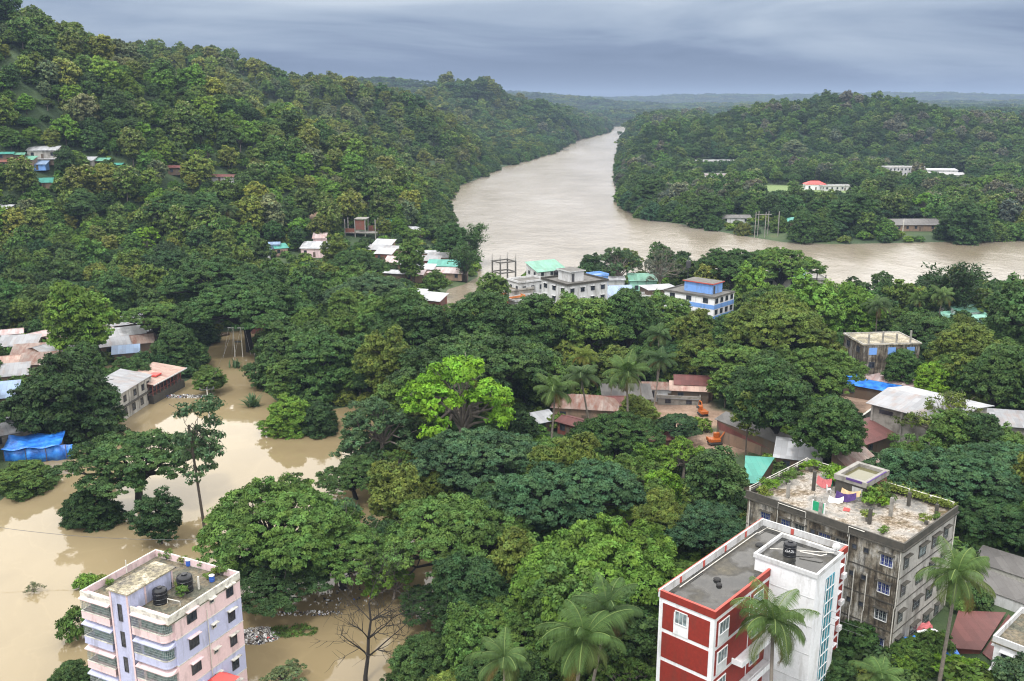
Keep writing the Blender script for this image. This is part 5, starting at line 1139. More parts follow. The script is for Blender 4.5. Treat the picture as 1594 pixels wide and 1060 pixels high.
HOUSES = [
 # flooded lane
 (30,532,9,5,3.2,12,'tin','mud_wall','grey tin shed roof farthest up the slope end of the flooded lane','shed'),
 (24,556,10,6,3.2,20,'tin_mixed','rust_wall','red stained tin roof over a rust coloured wall in the flooded lane','gable'),
 (75,538,8,7,3.4,62,'tin','mud_wall','pale grey gabled roof in the middle of the tin roofs of the lane','gable'),
 (62,518,7,5,3.4,60,'tin_striped','mud_wall','streaked gabled roof uphill of the pale grey gabled roof','gable'),
 (62,560,8,5,3.0,15,'tin_rusty','mud_wall','rusty dark roof between the red stained roof and the big dark tree','shed'),
 (186,500,10,6,3.6,30,'tin','mud_wall','large grey gabled roof behind the tall bright tree','gable'),
 (96,523,7,5,3,40,'tin_rusty','timber','rusty gabled roof beside the trunk of the tall bright tree','gable'),
 (100,548,7,4,3,20,'tin','mud_wall','grey shed roof under the tall bright tree','shed'),
 (45,546,7,5,3,15,'tin_rusty','mud_wall','dark rusty roof in the middle of the flooded lane','shed'),
 (12,515,7,5,3,25,'tin_striped','mud_wall','streaked roof highest at the lane end','gable'),
 (88,571,7,4,3,10,'tin_striped','rust_wall','low streaked roof just above the huge dark tree crown','shed'),
 (14,578,8,5,3,20,'tin','mud_wall','grey roof below the red stained roof of the lane','shed'),
 (216,530,7,4,2.6,25,'tin_rusty','timber','rusty lean-to at the water beside the two-toned tree','shed'),
 (208,492,7,5,3.4,35,'tin','mud_wall','small grey roof behind the large grey gabled roof','gable'),
 (163,506,6,4,3.4,110,'tin_striped','mud_wall','rust striped steep roof beside the large grey gabled roof','shed'),
 (196,517,9,4,3.0,30,'tin_white','rust_wall','white patched lean-to roof below the large grey gabled roof','shed'),
 (178,533,7,4,3.0,30,'tin','timber','grey roof over a dark open shed at the flood edge','shed'),
 (196,545,6,3.5,2.6,20,'tin_blue','timber','bluish flat shed roof lowest by the flood','shed'),
 (228,512,7,3,2.6,25,'tin_white','mud_wall','thin white roof strip under the two-toned tree','shed'),
 (3,610,6,6,3.2,20,'tin_blue','mud_wall','bluish roof mostly hidden by the huge dense dark tree','shed'),
 (8,640,8,6,3.2,15,'tin_white','mud_wall','pale roof above the blue tarpaulin hut','gable'),
 (10,668,8,4,2.8,40,'tin','concrete','grey roof touching the blue tarpaulin hut','shed'),
 # hillside village
 (68,232,11.9,4.8,3.6,6,'tin_white','weathered_pale','long white roofed house on the hillside village','shed',dict(stor=1)),
 (9,238,6.0,4.0,2.3,15,'tin_teal','timber','teal roof beside the frame edge in the hillside village','gable'),
 (26,239,6.0,4.0,2.3,15,'tin_green','timber','second teal roof in the hillside village','gable'),
 (14,250,6.8,4.0,2.3,10,'brick','mud_wall','red brown roof under the two teal ones','shed'),
 (40,247,7.6,4.0,2.3,0,'tin_green','mud_wall','green roof in the middle of the hillside village','shed'),
 (60,254,6.8,4.0,2.3,5,'tin_blue','blue_paint','blue walled house in the hillside village','shed'),
 (78,246,7.6,4.0,2.3,5,'tin_white','timber','white roof next to the dark round hillside village tree','shed'),
 (133,248,7.6,4.0,2.3,0,'tin_white','weathered_pale','white roof just past the dark round tree of the hillside village','shed'),
 (160,249,5.1,3.2,2.3,0,'tin_green','timber','little pale green roof between two pale trees on the hillside','shed'),
 (181,255,6.0,4.0,2.3,-5,'tin_teal','timber','teal roofed shack with dark green wall on the hillside','gable'),
 (69,282,6.0,4.8,2.3,20,'tin_teal','mud_wall','single bright teal roof below the hillside village','shed'),
 (345,273,12.8,5.6,2.3,-6,'tin_red','white_dirty','dark red and white roofed house beside the umbrella tree','gable'),
 (276,259,7,5,3,0,'tin_red','timber','tiny red roof deep in the hillside trees','gable'),
 (5,323,6.8,4.0,2.3,-20,'tin_white','mud_wall','pale roof at the foot of the banana slope','shed'),
 (395,388,12,8,3.6,8,'tin_green','white_dirty','green hipped roof of a pale hillside house','hip',dict(pitch=.35)),
 (492,383,11,6,3.6,-5,'tin_white','pink','pink walled house with whitish green roof','shed'),
 (425,378,5,4,4,10,'tin_blue','tin_blue','small blue tin shack above the green hipped roof','gable',dict(cat='shack')),
 (436,384,5,4,3,30,'tin_teal','tin_mixed','small leaning teal and rust shack near the blue shack','shed',dict(cat='shack')),
 (498,368,5,5,5,5,'tin_striped','pink','narrow pinkish house behind the pink walled one','shed'),
 (445,447,7,6,3,-20,'tin_teal','timber','bright teal roof between the hillside trees and the grey-green dome tree','gable'),
 (468,450,6,4,2.6,-15,'tin_white','mud_wall','small white roof beside the bright teal roof','shed'),
 (518,440,3,3,4,0,'red_plastic','red_paint','small red walled hut between the two domed trees','shed',dict(cat='hut',nwin=1)),
 (513,463,8,4,3,10,'tin_white','mud_wall','pale roof glimpsed between the grey-green dome tree and the hill','shed'),
 (412,492,9,6,3.6,25,'tin_red','rust_wall','dark red-brown hut at the head of the flood channel','gable',dict(cat='hut')),
 (432,498,3,3,2.2,25,'tin_blue','tarp_blue','little blue hung shelter beside the red-brown hut','shed',dict(cat='hut',nwin=1)),
 # riverside village
 (583,386,7,4,3,-15,'tin','mud_wall','grey roof at the hill end of the riverside village','shed'),
 (632,393,8,5,3,-12,'tin_rusty','mud_wall','rusty roof right beside the tall village tree','gable'),
 (635,409,7,4,3,-12,'tin_white','timber','pale roof under the tall village tree','shed'),
 (682,398,8,4,3,-5,'tin','mud_wall','grey roof behind the long teal roof','shed'),
 (646,424,7,4,3,-10,'tin_striped','mud_wall','streaked shed roof in front of the tall village tree','shed'),
 (715,424,6,4,2.6,-8,'tin_rusty','timber','rusty shed at the river end of the striped roof','shed'),
 (598,378,8,5,3.2,-15,'tin_white','mud_wall','white roof highest in the riverside village','shed'),
 (617,384,9,5,3.2,-15,'tin','mud_wall','grey white roof next below the highest riverside roof','gable'),
 (600,392,7,5,3.2,-15,'tin_white','brick','white roof with brick wall in the riverside village','shed'),
 (615,405,7,5,3,-10,'tin_striped','mud_wall','streaked roof in the middle of the riverside village','shed'),
 (618,422,8,5,3,-20,'tin_white','timber','white roof lowest and nearest of the riverside village','gable'),
 (665,391,10,5,3.2,-5,'tin_white','mud_wall','white roof at the far side of the tall village tree','gable'),
 (667,403,9,4,3,-5,'tin','rust_wall','grey roof over rust wall beside the tall village tree','shed'),
 (660,416,8,4,3,-10,'tin_white','mud_wall','white roof next to the teal roof by the river','shed'),
 (695,411,14,5,3.2,-8,'tin_teal','timber','long teal roof by the river','shed'),
 (694,422,13,4,2.6,-8,'tin_striped','mud_wall','rust striped long roof in front of the long teal roof','shed'),
 (673,463,8,5,3.6,-25,'tin_white','rust_wall','rust walled house beside the muddy inlet','shed'),
 (648,456,6,4,2.5,-15,'tin_white','mud_wall','scrap of white roof behind the rust walled inlet house','shed'),
 (600,345,5,4,3,0,'tin_teal','mint_paint','little mint shack on the slope behind the riverside village','shed',dict(cat='shack')),
 (647,357,7,4,2.5,0,'tin_white','mud_wall','lone white roof on the slope above the riverside village','shed'),
 # riverbank
 (820,436,10,7,8,33,'concrete_dark','white_dirty','pale flat roofed building between the concrete frame and the riverbank block','flat',dict(stor=2,cat='building',name='riverbank_building')),
 (806,449,8,6,6,33,'mossy_roof','weathered_pale','low stained building at the foot of the concrete frame','flat'),
 (850,416,12,8,5,30,'tin_green','white_dirty','pale building with green tin roof behind the white riverbank block','shed',dict(name='riverbank_building',cat='building',stor=2)),
 (790,462,9,6,4.5,35,'concrete','orange_paint','orange walled house under the concrete frame tower','flat',dict(stor=1)),
 (818,464,12,6,4,35,'mossy_roof','white_dirty','low white shed with overgrown roof beside the orange house','flat'),
 (955,458,13,8,6,10,'tin_blue','sky_blue_paint','sky blue house behind the dark trees','shed',dict(stor=2)),
 (952,432,8,5,5,5,'tin_white','white_dirty','small pale roof behind the sky blue house','gable'),
 (930,428,5,5,9,30,'tin_blue','blue_paint','narrow blue rooftop room at the far end of the white riverbank block','flat'),
 (1026,445,10,8,6,15,'tin_white','timber','white roofed open pavilion near the river','hip',dict(pitch=.16,cat='pavilion',name='roofed_pavilion')),
 (1005,460,8,5,4,15,'concrete','white_dirty','low pale wall building under the white pavilion roof','flat'),
 (1000,433,9,5,5,0,'tin_green','mint_paint','pale green roof by the thin grey tree','shed'),
 (1228,430,22,12,6,-3,'concrete','weathered_pale','unfinished roof deck carrying the mint green rooftop room','flat',dict(name='riverbank_building',cat='building',stor=2)),
 # village in the wood
 (1080,588,8,7,3.8,-8,'tin_red','mud_wall','rust red tall roof at the back of the dirt yard','gable'),
 (1074,603,8,3,3,-8,'tin_mixed','timber','pinkish porch roof in front of the rust red tall roof','shed'),
 (1042,598,12,5,3,-5,'tin_rusty','white_dirty','brown roof with pale wall at the back of the dirt yard','gable'),
 (1056,617,9,3,1.4,-8,'tin','concrete','low grey water trough shed at the edge of the dirt yard','flat',dict(cat='shed',door=False)),
 (912,622,13,7,3.4,-10,'tin_rusty','mud_wall','brown hipped roof among the grove palms','hip',dict(pitch=.5)),
 (945,620,8,6,3.2,0,'tin_red','mud_wall','reddish roof beside the brown hipped roof','gable'),
 (893,653,5,4,2.6,-40,'tin_red','rust_wall','small red roof in front of the brown hipped roof','gable'),
 (846,650,4,3,2.4,30,'tin_white','timber','small white sheet shed in front of the nearest grove palm','shed'),
 (975,612,10,5,3,0,'tin_grey_dark','timber','dark shed behind the full coconut palm','shed'),
 (1024,678,5,3,2.4,10,'tin_red','rust_wall','little red roof beside the yellow machine','shed'),
 (1360,595,11,6,3,-38,'tarp_blue','timber','shed covered with bright blue tarpaulin','shed',dict(cat='shed')),
 (1383,590,11,3,4,-38,'tin_striped','timber','striped narrow roof beside the blue tarpaulin shed','shed',dict(cat='shed')),
 (1349,674,9,5,3,35,'tin_red','timber','brown shed in front of the big white sheet roof','shed',dict(cat='shed')),
 (1243,703,7,5,3,-20,'tin_white','timber','white open shelter roof behind the old stained block','shed',dict(cat='shelter')),
 (1330,712,6,4,3,20,'tin_rusty','mud_wall','dark hut behind the roof room of the old stained block','shed'),
 (1505,492,12,9,6,20,'mint_paint','mint_paint','green house half hidden by the tall dark tree','flat',dict(stor=2)),
 (1500,478,9,7,7,20,'tin_green','white_dirty','white gabled house behind the green one','gable',dict(stor=2)),
 # across the river
 (1170,300,16,7,4,0,'tin','white_dirty','small grey roof on the edge of the lawn across the river','gable'),
 (1352,285,14,7,4,5,'tin_white','white_dirty','small pale roof past the low white building by the lawn','gable'),
 (1385,300,12,7,4,-5,'concrete','white_dirty','small pale block between the lawn and the lime tree across the river','flat'),
 (1085,296,12,7,4,0,'tin','white_dirty','small grey roof below the two storey white building across the river','gable'),
 (1540,285,14,8,4,0,'tin_white','white_dirty','small pale roof before the separate pale hall','gable'),
 (1143,336,16,8,3,0,'tin_grey_dark','white_dirty','grey roofed shed among trees on the far bank','gable'),
 (1240,341,13,8,4,-5,'tin_teal','timber','small green roofed shed on the far bank','hip',dict(pitch=.4)),
 (1268,284,14,8,4,0,'red_plastic','white_paint','red roofed shelter beside the lawn across the river','hip',dict(pitch=.5,cat='shelter')),
 (1312,289,30,8,3,5,'concrete','white_dirty','low white building beside the lawn across the river','flat',dict(nwin=8)),
 (1115,250,40,8,6,0,'white_dirty','white_dirty','long white building behind the far bank trees','flat',dict(nwin=12,stor=2,cat='building',name='white_building')),
 (1098,272,44,12,7,-4,'rust_wall','white_dirty','two storey white building with rust coloured roof across the river','flat',dict(nwin=10,stor=2,cat='building',name='white_building')),
 (1395,260,18,12,13,8,'concrete','white_dirty','tallest white building of the complex across the river','flat',dict(nwin=6,stor=4,cat='building',name='white_building')),
 (1418,260,18,10,10,8,'concrete','white_dirty','white stepped block beside the tallest one across the river','flat',dict(nwin=5,stor=3,cat='building',name='white_building')),
 (1470,271,60,12,5,-6,'tin','white_dirty','long low pale roofed hall of the complex across the river','shed',dict(nwin=14,pitch=.1,cat='building',name='long_hall')),
 (1455,264,34,9,7,-6,'tin_white','white_dirty','shorter pale hall behind the long low one across the river','shed',dict(nwin=8,pitch=.1,cat='building',name='long_hall')),
 (1580,280,30,12,6,-4,'tin_white','white_dirty','separate pale hall past the complex across the river','shed',dict(nwin=6,pitch=.1,cat='building',name='long_hall')),
 (1428,347,34,7,3,2,'tin_grey_dark','mud_wall','long low grey shed behind far bank trees','shed',dict(nwin=8,cat='shed')),
]
for hh in HOUSES:
    px, py, w, d, h, rot, roof, wall, lab = hh[:9]; kind = hh[9]; kw = dict(hh[10]) if len(hh) > 10 else {}
    kw.setdefault('nwin', 2 if w < 10 else 3); house(px, py, w, d, h, rot, roof, wall, lab, kind, **kw)
# two long buildings of the flooded street
def flooded_street():
    a, b_ = P(190, 640, 0), P(292, 606, 0)
    # pale two storey house: from the visible base line
    o = P(197, 652, 0); e = P(233, 628, 0); rot = math.degrees(math.atan2(e[1]-o[1], e[0]-o[0])); L = 12
    t = thing('flooded_house', 'pale two storey house with its ground floor in the flood', 'house', (o[0], o[1], 0), rot); FOOT.append((o[0]+4, o[1]+8, 7))
    MB().box(-2, L, 0, 6.5, -1, 6.2).build('wall', 'weathered_pale', t)
    m = MB(); m.add([(-2.4, -.5, 6.2), (L+.3, -.5, 6.2), (L+.3, 7, 7.4), (-2.4, 7, 7.4), (-2.4, -.5, 6.27), (L+.3, -.5, 6.27), (L+.3, 7, 7.47), (-2.4, 7, 7.47)], [(3,2,1,0),(4,5,6,7),(0,1,5,4),(1,2,6,5),(2,3,7,6),(3,0,4,7)]); m.build('roof', 'tin', t)
    MB().box(-2.05, L+.05, -.7, 0, 3.0, 3.12).build('awning', 'weathered_dark', t)
    for u in (.2, 4.6, 8.2, 10.6): window(t, 'y-', u, 3.9, 1.1, 1.3, 'glass', 'weathered_dark', mull=1)
    for u in (0, 3.6, 7.2, 10.4): window(t, 'y-', u, .9, 1.2, 1.5, 'glass', 'weathered_dark', mull=1)
    for u in (-1.9, 2, 6, 9.3, 11.7): MB().box(u-.12, u+.12, -.12, 0, -1, 6.0).build('pilaster', 'weathered_pale', t)
    o = P(240, 629, 0); e = P(288, 602, 0); rot = math.degrees(math.atan2(e[1]-o[1], e[0]-o[0])); L = float(np.linalg.norm(e-o))
    t = thing('flooded_row', 'long rust roofed row with dark veranda along the flood', 'house', (o[0], o[1], 0), rot); FOOT.append((o[0]+8, o[1]+9, 9))
    MB().box(0, L, 1.2, 7.5, -1, 4.6).build('wall', 'rust_wall', t); MB().box(0, L, 0, 1.2, -1, 1.9).build('plinth', 'weathered_dark', t)
    m = MB(); m.add([(-.3, -.5, 4.5), (L+.6, -.5, 4.5), (L+.6, 8, 5.5), (-.3, 8, 5.5), (-.3, -.5, 4.57), (L+.6, -.5, 4.57), (L+.6, 8, 5.57), (-.3, 8, 5.57)], [(3,2,1,0),(4,5,6,7),(0,1,5,4),(1,2,6,5),(2,3,7,6),(3,0,4,7)]); m.build('roof', 'tin_mixed', t)
    MB().box(-.35, L+.65, -.62, -.5, 4.35, 4.6).build('fascia', 'white_dirty', t)
    n = 9
    for k in range(n): MB().box(L*k/n, L*k/n+.16, 0, .16, 1.9, 4.5).build('post', 'rust_wall', t)
    for k in range(1, n): window(t, 'y-', L*(k-.5)/n+.3, 2.2, 1.1, 1.5, 'glass', 'rust_wall', mull=1, at=1.2)
    MB().box(L*.10, L*.22, 2, 3.4, 5.0, 5.75).build('roof_patch', 'tin_teal', t); MB().box(L*.32, L*.5, 1.6, 3.6, 5.02, 5.35).build('roof_patch', 'red_plastic', t)
    m = MB(); m.box(0, 7, 0, 3, 0, .06)
    p = P(20, 690, 3.4); t = thing('tarpaulin_hut', 'hut wrapped in bright blue tarpaulin at the flood edge', 'hut', (p[0], p[1], -.3), 14); FOOT.append((p[0]+2, p[1]+1, 7))
    m = MB(); nx, ny = 14, 8; V = []
    for i in range(nx+1):
        for j in range(ny+1): x = -1.5+10*i/nx; y = -2.5+6*j/ny; V.append((x, y, 3.5+.12*y+.22*math.sin(x*1.3+y)+.12*math.sin(y*2.1)))
    m.add(V, [(i*(ny+1)+j, (i+1)*(ny+1)+j, (i+1)*(ny+1)+j+1, i*(ny+1)+j+1) for i in range(nx) for j in range(ny)]); o = m.build('tarpaulin_roof', 'tarp_blue', t, smooth=True); sm = o.modifiers.new('thickness', 'SOLIDIFY'); sm.thickness = .05
    m = MB(); V = []
    for i in range(25):
        x = -1.2+12*i/24; y = -2.0+.18*math.sin(i*1.3); V += [(x, y, 0), (x, y-.1, 1.6), (x, y+.05, 3.25)]
    m.add(V, [(3*i+j, 3*i+3+j, 3*i+4+j, 3*i+1+j) for i in range(24) for j in (0, 1)]); o = m.build('tarpaulin_wall', 'tarp_blue', t, smooth=True); sm = o.modifiers.new('thickness', 'SOLIDIFY'); sm.thickness = .04
    for x in (-1.2, 2.5, 6, 9.5): MB().tube([(x, -2.2, -.5), (x, -2.2, 3.4)], .06).build('post', 'timber', t)
    MB().box(-1, 8, -1.7, 3, 0, 3).build('wall', 'timber', t)
flooded_street()
def storey_block(name, px, py, z, rot, w, d, nf, label, wall, st=3.1, roof='concrete_dark', wins=(4, 3), band=None, room=None, parapet='weathered_dark', par=.7, cat='apartment block', shade=None):
    """px,py,z is the near top corner"""
    q = P(px, py, z); zb = z-nf*st-.5; a = R(rot)
    t = thing(name, label, cat, (q[0], q[1], zb), rot); FOOT.append((q[0]+math.cos(a)*w/2-math.sin(a)*d/2, q[1]+math.sin(a)*w/2+math.cos(a)*d/2, max(w, d)*.55)); T = z-zb
    if band:
        for i in range(nf):
            zt = T-par-i*st; MB().box(0, w, 0, d, zt-st*.62, zt).build('wall', wall, t); MB().box(-.05, w+.05, -.05, d+.05, zt-st, zt-st*.62).build('floor_band', band, t)
    else: MB().box(0, w, 0, d, 0, T-par).build('wall', wall, t)
    MB().box(-.3, w+.3, -.3, d+.3, T-par, T-par+.12).build('roof_slab', roof, t); m = MB()
    for b in ((-.2, w+.2, -.2, 0), (-.2, w+.2, d, d+.2), (-.2, 0, 0, d), (w, w+.2, 0, d)): m.box(*b, T-par+.12, T)
    m.build('parapet', parapet, t)
    for i in range(nf):
        zt = T-par-(i+1)*st
        off = st*.38 if band else 0
        for k in range(wins[0]): window(t, 'y-', w*(k+.5)/wins[0], zt+1.0+off*.5, 1.3, 1.25, 'glass', 'frame_dark', shade, mull=1)
        for k in range(wins[1]): window(t, 'x-', d*(k+.5)/wins[1], zt+1.0+off*.5, 1.5, 1.25, 'glass', 'frame_dark', shade, mull=1)
    if room: x0, x1, y0, y1, h, mt, rf = room; r = MB().box(x0, x1, y0, y1, T-par+.12, T-par+h).build('roof_room', mt, t); MB().box(x0-.4, x1+.4, y0-.4, y1+.4, T-par+h, T-par+h+.15).build('room_roof', roof, r); MB().box(x0-.45, x1+.45, y0-.45, y0-.4, T-par+h-.1, T-par+h+.2).box(x0-.45, x0-.4, y0-.4, y1+.4, T-par+h-.1, T-par+h+.2).build('room_fascia', rf, r); MB().box(x0+.6, x0+1.5, y0-.06, y0, T-par+.12, T-par+h*.8).build('door', 'frame_dark', r)
    return t, T
t, T = storey_block('riverbank_block', 883, 442, 14.5, 33, 15, 13, 4, 'white grey four storey block at the river edge', 'white_dirty', wins=(4, 3), room=(4, 9, 4, 10, 3.2, 'white_dirty', 'white_dirty'), shade='white_dirty')
t, T = storey_block('striped_block', 1112, 462, 14, 48, 11, 16, 4, 'blue and white striped block beside the river wood', 'white_paint', wins=(4, 3), band='blue_paint', roof='concrete_dark', parapet='concrete_dark', room=(4, 9.5, 3, 12, 3.0, 'blue_paint', 'red_edge'), par=.5)
t, T = storey_block('unfinished_block', 1345, 535, 14, 5, 13, 10, 3, 'unfinished concrete house with blue curtained openings', 'weathered', wins=(3, 2), roof='slab_roof', parapet='weathered_pale', par=.35)
for k in range(4):
    x = 1.3+k*3.2; MB().box(x-.16, x+.16, .4, .7, T-.2, T+2.0+.6*(k % 2)).build('column_stub', 'concrete', t)
for k in range(3): MB().box(2.17+k*4.33-.9, 2.17+k*4.33+.9, -.13, -.11, T-.35-3.1+.9, T-.35-.6).build('curtain', 'blue_paint', t)
storey_block('white_house', 1550, 989, 11.0, -46.5, 9, 8, 3, 'white house with grilled windows at the corner of the rust red roof', 'white_paint', wins=(3, 3), roof='mossy_roof', parapet='white_dirty', par=.8, cat='house', shade='white_paint')
# mint rooftop room and its column stubs
q = put(1240, 430, 6.6); t = thing('rooftop_room', 'mint green room standing on the unfinished roof deck near the river', 'rooftop room', (q[0], q[1], ground(q[0], q[1])+6.1), -3)
MB().box(-5, 3, 0, 5, 0, 3.2).build('wall', 'mint_paint', t); MB().box(-5.4, 3.4, -.4, 5.4, 3.2, 3.35).build('roof', 'tin_green', t); MB().box(-2, -1.1, -.05, 0, 0, 2.1).build('door', 'frame_dark', t); window(t, 'y-', 1, 1, 1.2, 1.2, 'glass', 'frame_dark')
for k in range(7): x = -9+k*2.9; c = MB().box(x-.15, x+.15, -5, -4.7, 0, 1.9+.4*(k % 3)); c.build('column_stub', 'weathered_dark', t)
# bare concrete frame above the orange house
q = put(793, 452, 4.5); fr = thing('concrete_frame', 'bare concrete column frame with rebar rising over the orange walled house', 'building frame', (q[0]-3, q[1]+2, ground(q[0], q[1])), 33); FOOT.append((q[0], q[1]+3, 6))
for x in (0, 6):
    for y in (0, 5):
        MB().box(x-.2, x+.2, y-.2, y+.2, 0, 13.5).build('column', 'concrete_dark', fr)
        m = MB()
        for k in range(5): a = k*1.3; m.tube([(x+.12*math.cos(a), y+.12*math.sin(a), 13.5), (x+.2*math.cos(a), y+.2*math.sin(a), 15.4+.4*math.sin(k*2))], .035, 4)
        m.build('rebar', 'iron', fr)
for z in (6.0, 9.6, 13.1): m = MB(); m.box(-.2, 6.2, -.22, .22, z, z+.4); m.box(-.2, 6.2, 4.78, 5.22, z, z+.4); m.box(-.22, .18, .22, 4.78, z, z+.38); m.box(5.82, 6.22, .22, 4.78, z, z+.38); m.build('beam', 'concrete_dark', fr)
for k, (px, py) in enumerate(((801, 424), (815, 427), (820, 425), (866, 428))):
    q = put(px, py, 12.5); water_tank(loc=(q[0], q[1], q[2]-.3), s=1.3, label=('black tank beside the concrete frame tower', 'first black tank of a pair behind the white riverbank block', 'second black tank of a pair behind the white riverbank block', 'black tank on the roof of the white riverbank block')[k]) if k == 3 else None
# brick shell
q = put(558, 352, 5); bs = thing('brick_shell', 'unfinished brick house shell on columns above the riverside village', 'unfinished house', (q[0]-6, q[1], ground(q[0], q[1])-1), -4); FOOT.append((q[0], q[1]+3, 8))
for x in (0, 4.5, 9, 13.5):
    for y in (0, 6): MB().box(x-.2, x+.2, y-.2, y+.2, 0, 9).build('column', 'concrete', bs)
m = MB(); m.box(-.4, 14, -.4, 6.4, 3.0, 3.25); m.build('floor_slab', 'concrete', bs); m = MB(); m.box(4.3, 9.6, -.4, 6.4, 9, 9.3); m.build('roof_slab', 'concrete', bs)
MB().box(4.7, 8.8, 0, .2, 4.4, 8.6).build('brick_wall', 'brick', bs); MB().box(.2, 4.3, 0, .2, 3.25, 5.0).build('brick_wall', 'brick', bs); MB().box(9.2, 13.3, 5.9, 6.1, 3.25, 5.6).build('brick_wall', 'brick', bs)
# big white sheet roof with grey wall below
def big_shed():
    n = P(1355, 625, 12.0); f = P(1415, 600, 12.0); r_ = P(1470, 643, 12.0)
    a = math.degrees(math.atan2(f[1]-n[1], f[0]-n[0])); zb = 4.0
    t = thing('white_roofed_hall', 'grey walled hall under the largest white sheet roof', 'hall', (n[0], n[1], zb), a-90+0); FOOT.append((n[0]+10, n[1]+6, 12)); FOOT.append((n[0]+24, n[1], 10))
    L = 15; W_ = float(np.linalg.norm(f-n)); hh = 8-.35
    MB().box(.4, L, .4, W_-.3, 0, hh).build('wall', 'concrete', t)
    m = MB(); m.add([(-.6, -.6, hh), (L+1, -.6, hh), (L+1, W_*.5, hh+1.3), (-.6, W_*.5, hh+1.3), (-.6, -.6, hh+.08), (L+1, -.6, hh+.08), (L+1, W_*.5, hh+1.38), (-.6, W_*.5, hh+1.38)], [(3,2,1,0),(4,5,6,7),(0,1,5,4),(1,2,6,5),(2,3,7,6),(3,0,4,7)]); m.build('roof', 'tin', t)
    m = MB(); m.add([(-.6, W_+.4, hh), (L+1, W_+.4, hh), (L+1, W_*.5, hh+1.3), (-.6, W_*.5, hh+1.3), (-.6, W_+.4, hh+.08), (L+1, W_+.4, hh+.08), (L+1, W_*.5, hh+1.38), (-.6, W_*.5, hh+1.38)], [(0,1,2,3),(7,6,5,4),(0,4,5,1),(1,5,6,2),(2,6,7,3),(3,7,4,0)]); m.build('roof', 'tin_white', t)
    for u in (3, 9): window(t, 'y-', u, 6.1, 2.6, .8, 'glass', 'concrete', mull=0, at=.4)
    window(t, 'x-', 3, 6.1, 2.6, .8, 'glass', 'concrete', mull=0, at=.4); window(t, 'x-', 8, 6.1, 2.0, .8, 'glass', 'concrete', mull=0, at=.4)
    for u in (.4, 6, 12): MB().box(u-.2, u+.2, .15, .4, 0, hh).build('pilaster', 'weathered_pale', t)
    p = P(1340, 668, 5.5); q = P(1366, 648, 5.5)
    w = thing('yard_wall', 'grey yard wall running up to the white roofed hall', 'wall', (p[0], p[1], 3.5), math.degrees(math.atan2(q[1]-p[1], q[0]-p[0])))
    MB().box(0, float(np.linalg.norm(q-p)), -.12, .12, 0, 4.6).build('panel', 'concrete', w); MB().box(0, float(np.linalg.norm(q-p)), -.2, .2, 4.6, 4.75).build('coping', 'cream_trim', w)
    q = put(1560, 652, 5); t = thing('grey_roofed_hall', 'pale grey sheet roof running on behind the thin olive tree', 'hall', (q[0], q[1], ground(q[0], q[1])), -14); FOOT.append((q[0], q[1], 8))
    MB().box(-13, 9, -3, 3, 0, 4.6).build('wall', 'concrete', t); m = MB(); m.add([(-13.5, -3.5, 4.6), (9.5, -3.5, 4.6), (9.5, 3.5, 5.8), (-13.5, 3.5, 5.8), (-13.5, -3.5, 4.67), (9.5, -3.5, 4.67), (9.5, 3.5, 5.87), (-13.5, 3.5, 5.87)], [(3,2,1,0),(4,5,6,7),(0,1,5,4),(1,2,6,5),(2,3,7,6),(3,0,4,7)]); m.build('roof', 'tin', t)
big_shed()
def slope_roof(name, corners, zs, mat, wall, label, cat='shed', zb=2.0):
    """a sheet roof given by the pixels and heights of its four corners, on walls"""
    V = [P(a, b, z) for (a, b), z in zip(corners, zs)]; c = sum(V)/4; t = thing(name, label, cat, (c[0], c[1], zb), 0); FOOT.append((c[0], c[1], float(np.linalg.norm(V[0]-V[2]))*.45))
    L = [v-np.array([c[0], c[1], zb]) for v in V]; m = MB(); m.add(L+[l-np.array([0, 0, .07]) for l in L], [(0,1,2,3),(7,6,5,4),(0,4,5,1),(1,5,6,2),(2,6,7,3),(3,7,4,0)])
    o = m.build('roof', mat, t)
    W = [l*np.array([.93, .93, 1])-np.array([0, 0, .12]) for l in L]; B_ = [np.array([w[0], w[1], -1]) for w in W]; m = MB(); m.add(W+B_, [(0,1,2,3),(7,6,5,4),(0,4,5,1),(1,5,6,2),(2,6,7,3),(3,7,4,0)]); m.build('wall', wall, t)
    return t, V
slope_roof('rust_roofed_shed', [(1474, 1008), (1528, 1012), (1566, 953), (1492, 950)], [7.0, 7.0, 7.6, 7.6], 'tin_red', 'rust_wall', 'rust red sheet roof between the stained block and the white house')
slope_roof('rust_roofed_shed', [(1529, 1016), (1558, 1040), (1594, 985), (1570, 956)], [6.6, 6.6, 7.2, 7.2], 'tin_red', 'white_dirty', 'second narrower rust red roof beside the white house', zb=2)
slope_roof('long_grey_shed', [(1500, 905), (1620, 950), (1640, 925), (1520, 880)], [8.5, 8.5, 9.6, 9.6], 'tin_grey_dark', 'white_dirty', 'nearer long dark grey shed with peeling white wall')
slope_roof('long_grey_shed', [(1512, 872), (1640, 915), (1660, 888), (1530, 848)], [8.5, 8.5, 9.6, 9.6], 'tin_grey_dark', 'weathered_pale', 'farther long dark grey shed next to the dark dome tree')
slope_roof('long_warehouse', [(1112, 652), (1235, 700), (1250, 685), (1130, 640)], [7.0, 7.0, 8.2, 8.2], 'tin_grey_dark', 'timber', 'dark back half of the long tin warehouse roof', 'warehouse')
slope_roof('long_warehouse', [(1120, 668), (1232, 712), (1240, 697), (1116, 654)], [5.4, 5.4, 6.9, 6.9], 'tin_red', 'mud_wall', 'red brown front roof of the long tin warehouse', 'warehouse')
slope_roof('teal_roofed_shed', [(1158, 752), (1180, 752), (1206, 712), (1160, 709)], [7.2, 7.2, 8.2, 8.2], 'tin_teal', 'timber', 'bright teal sheet roof behind the corner of the old stained block')

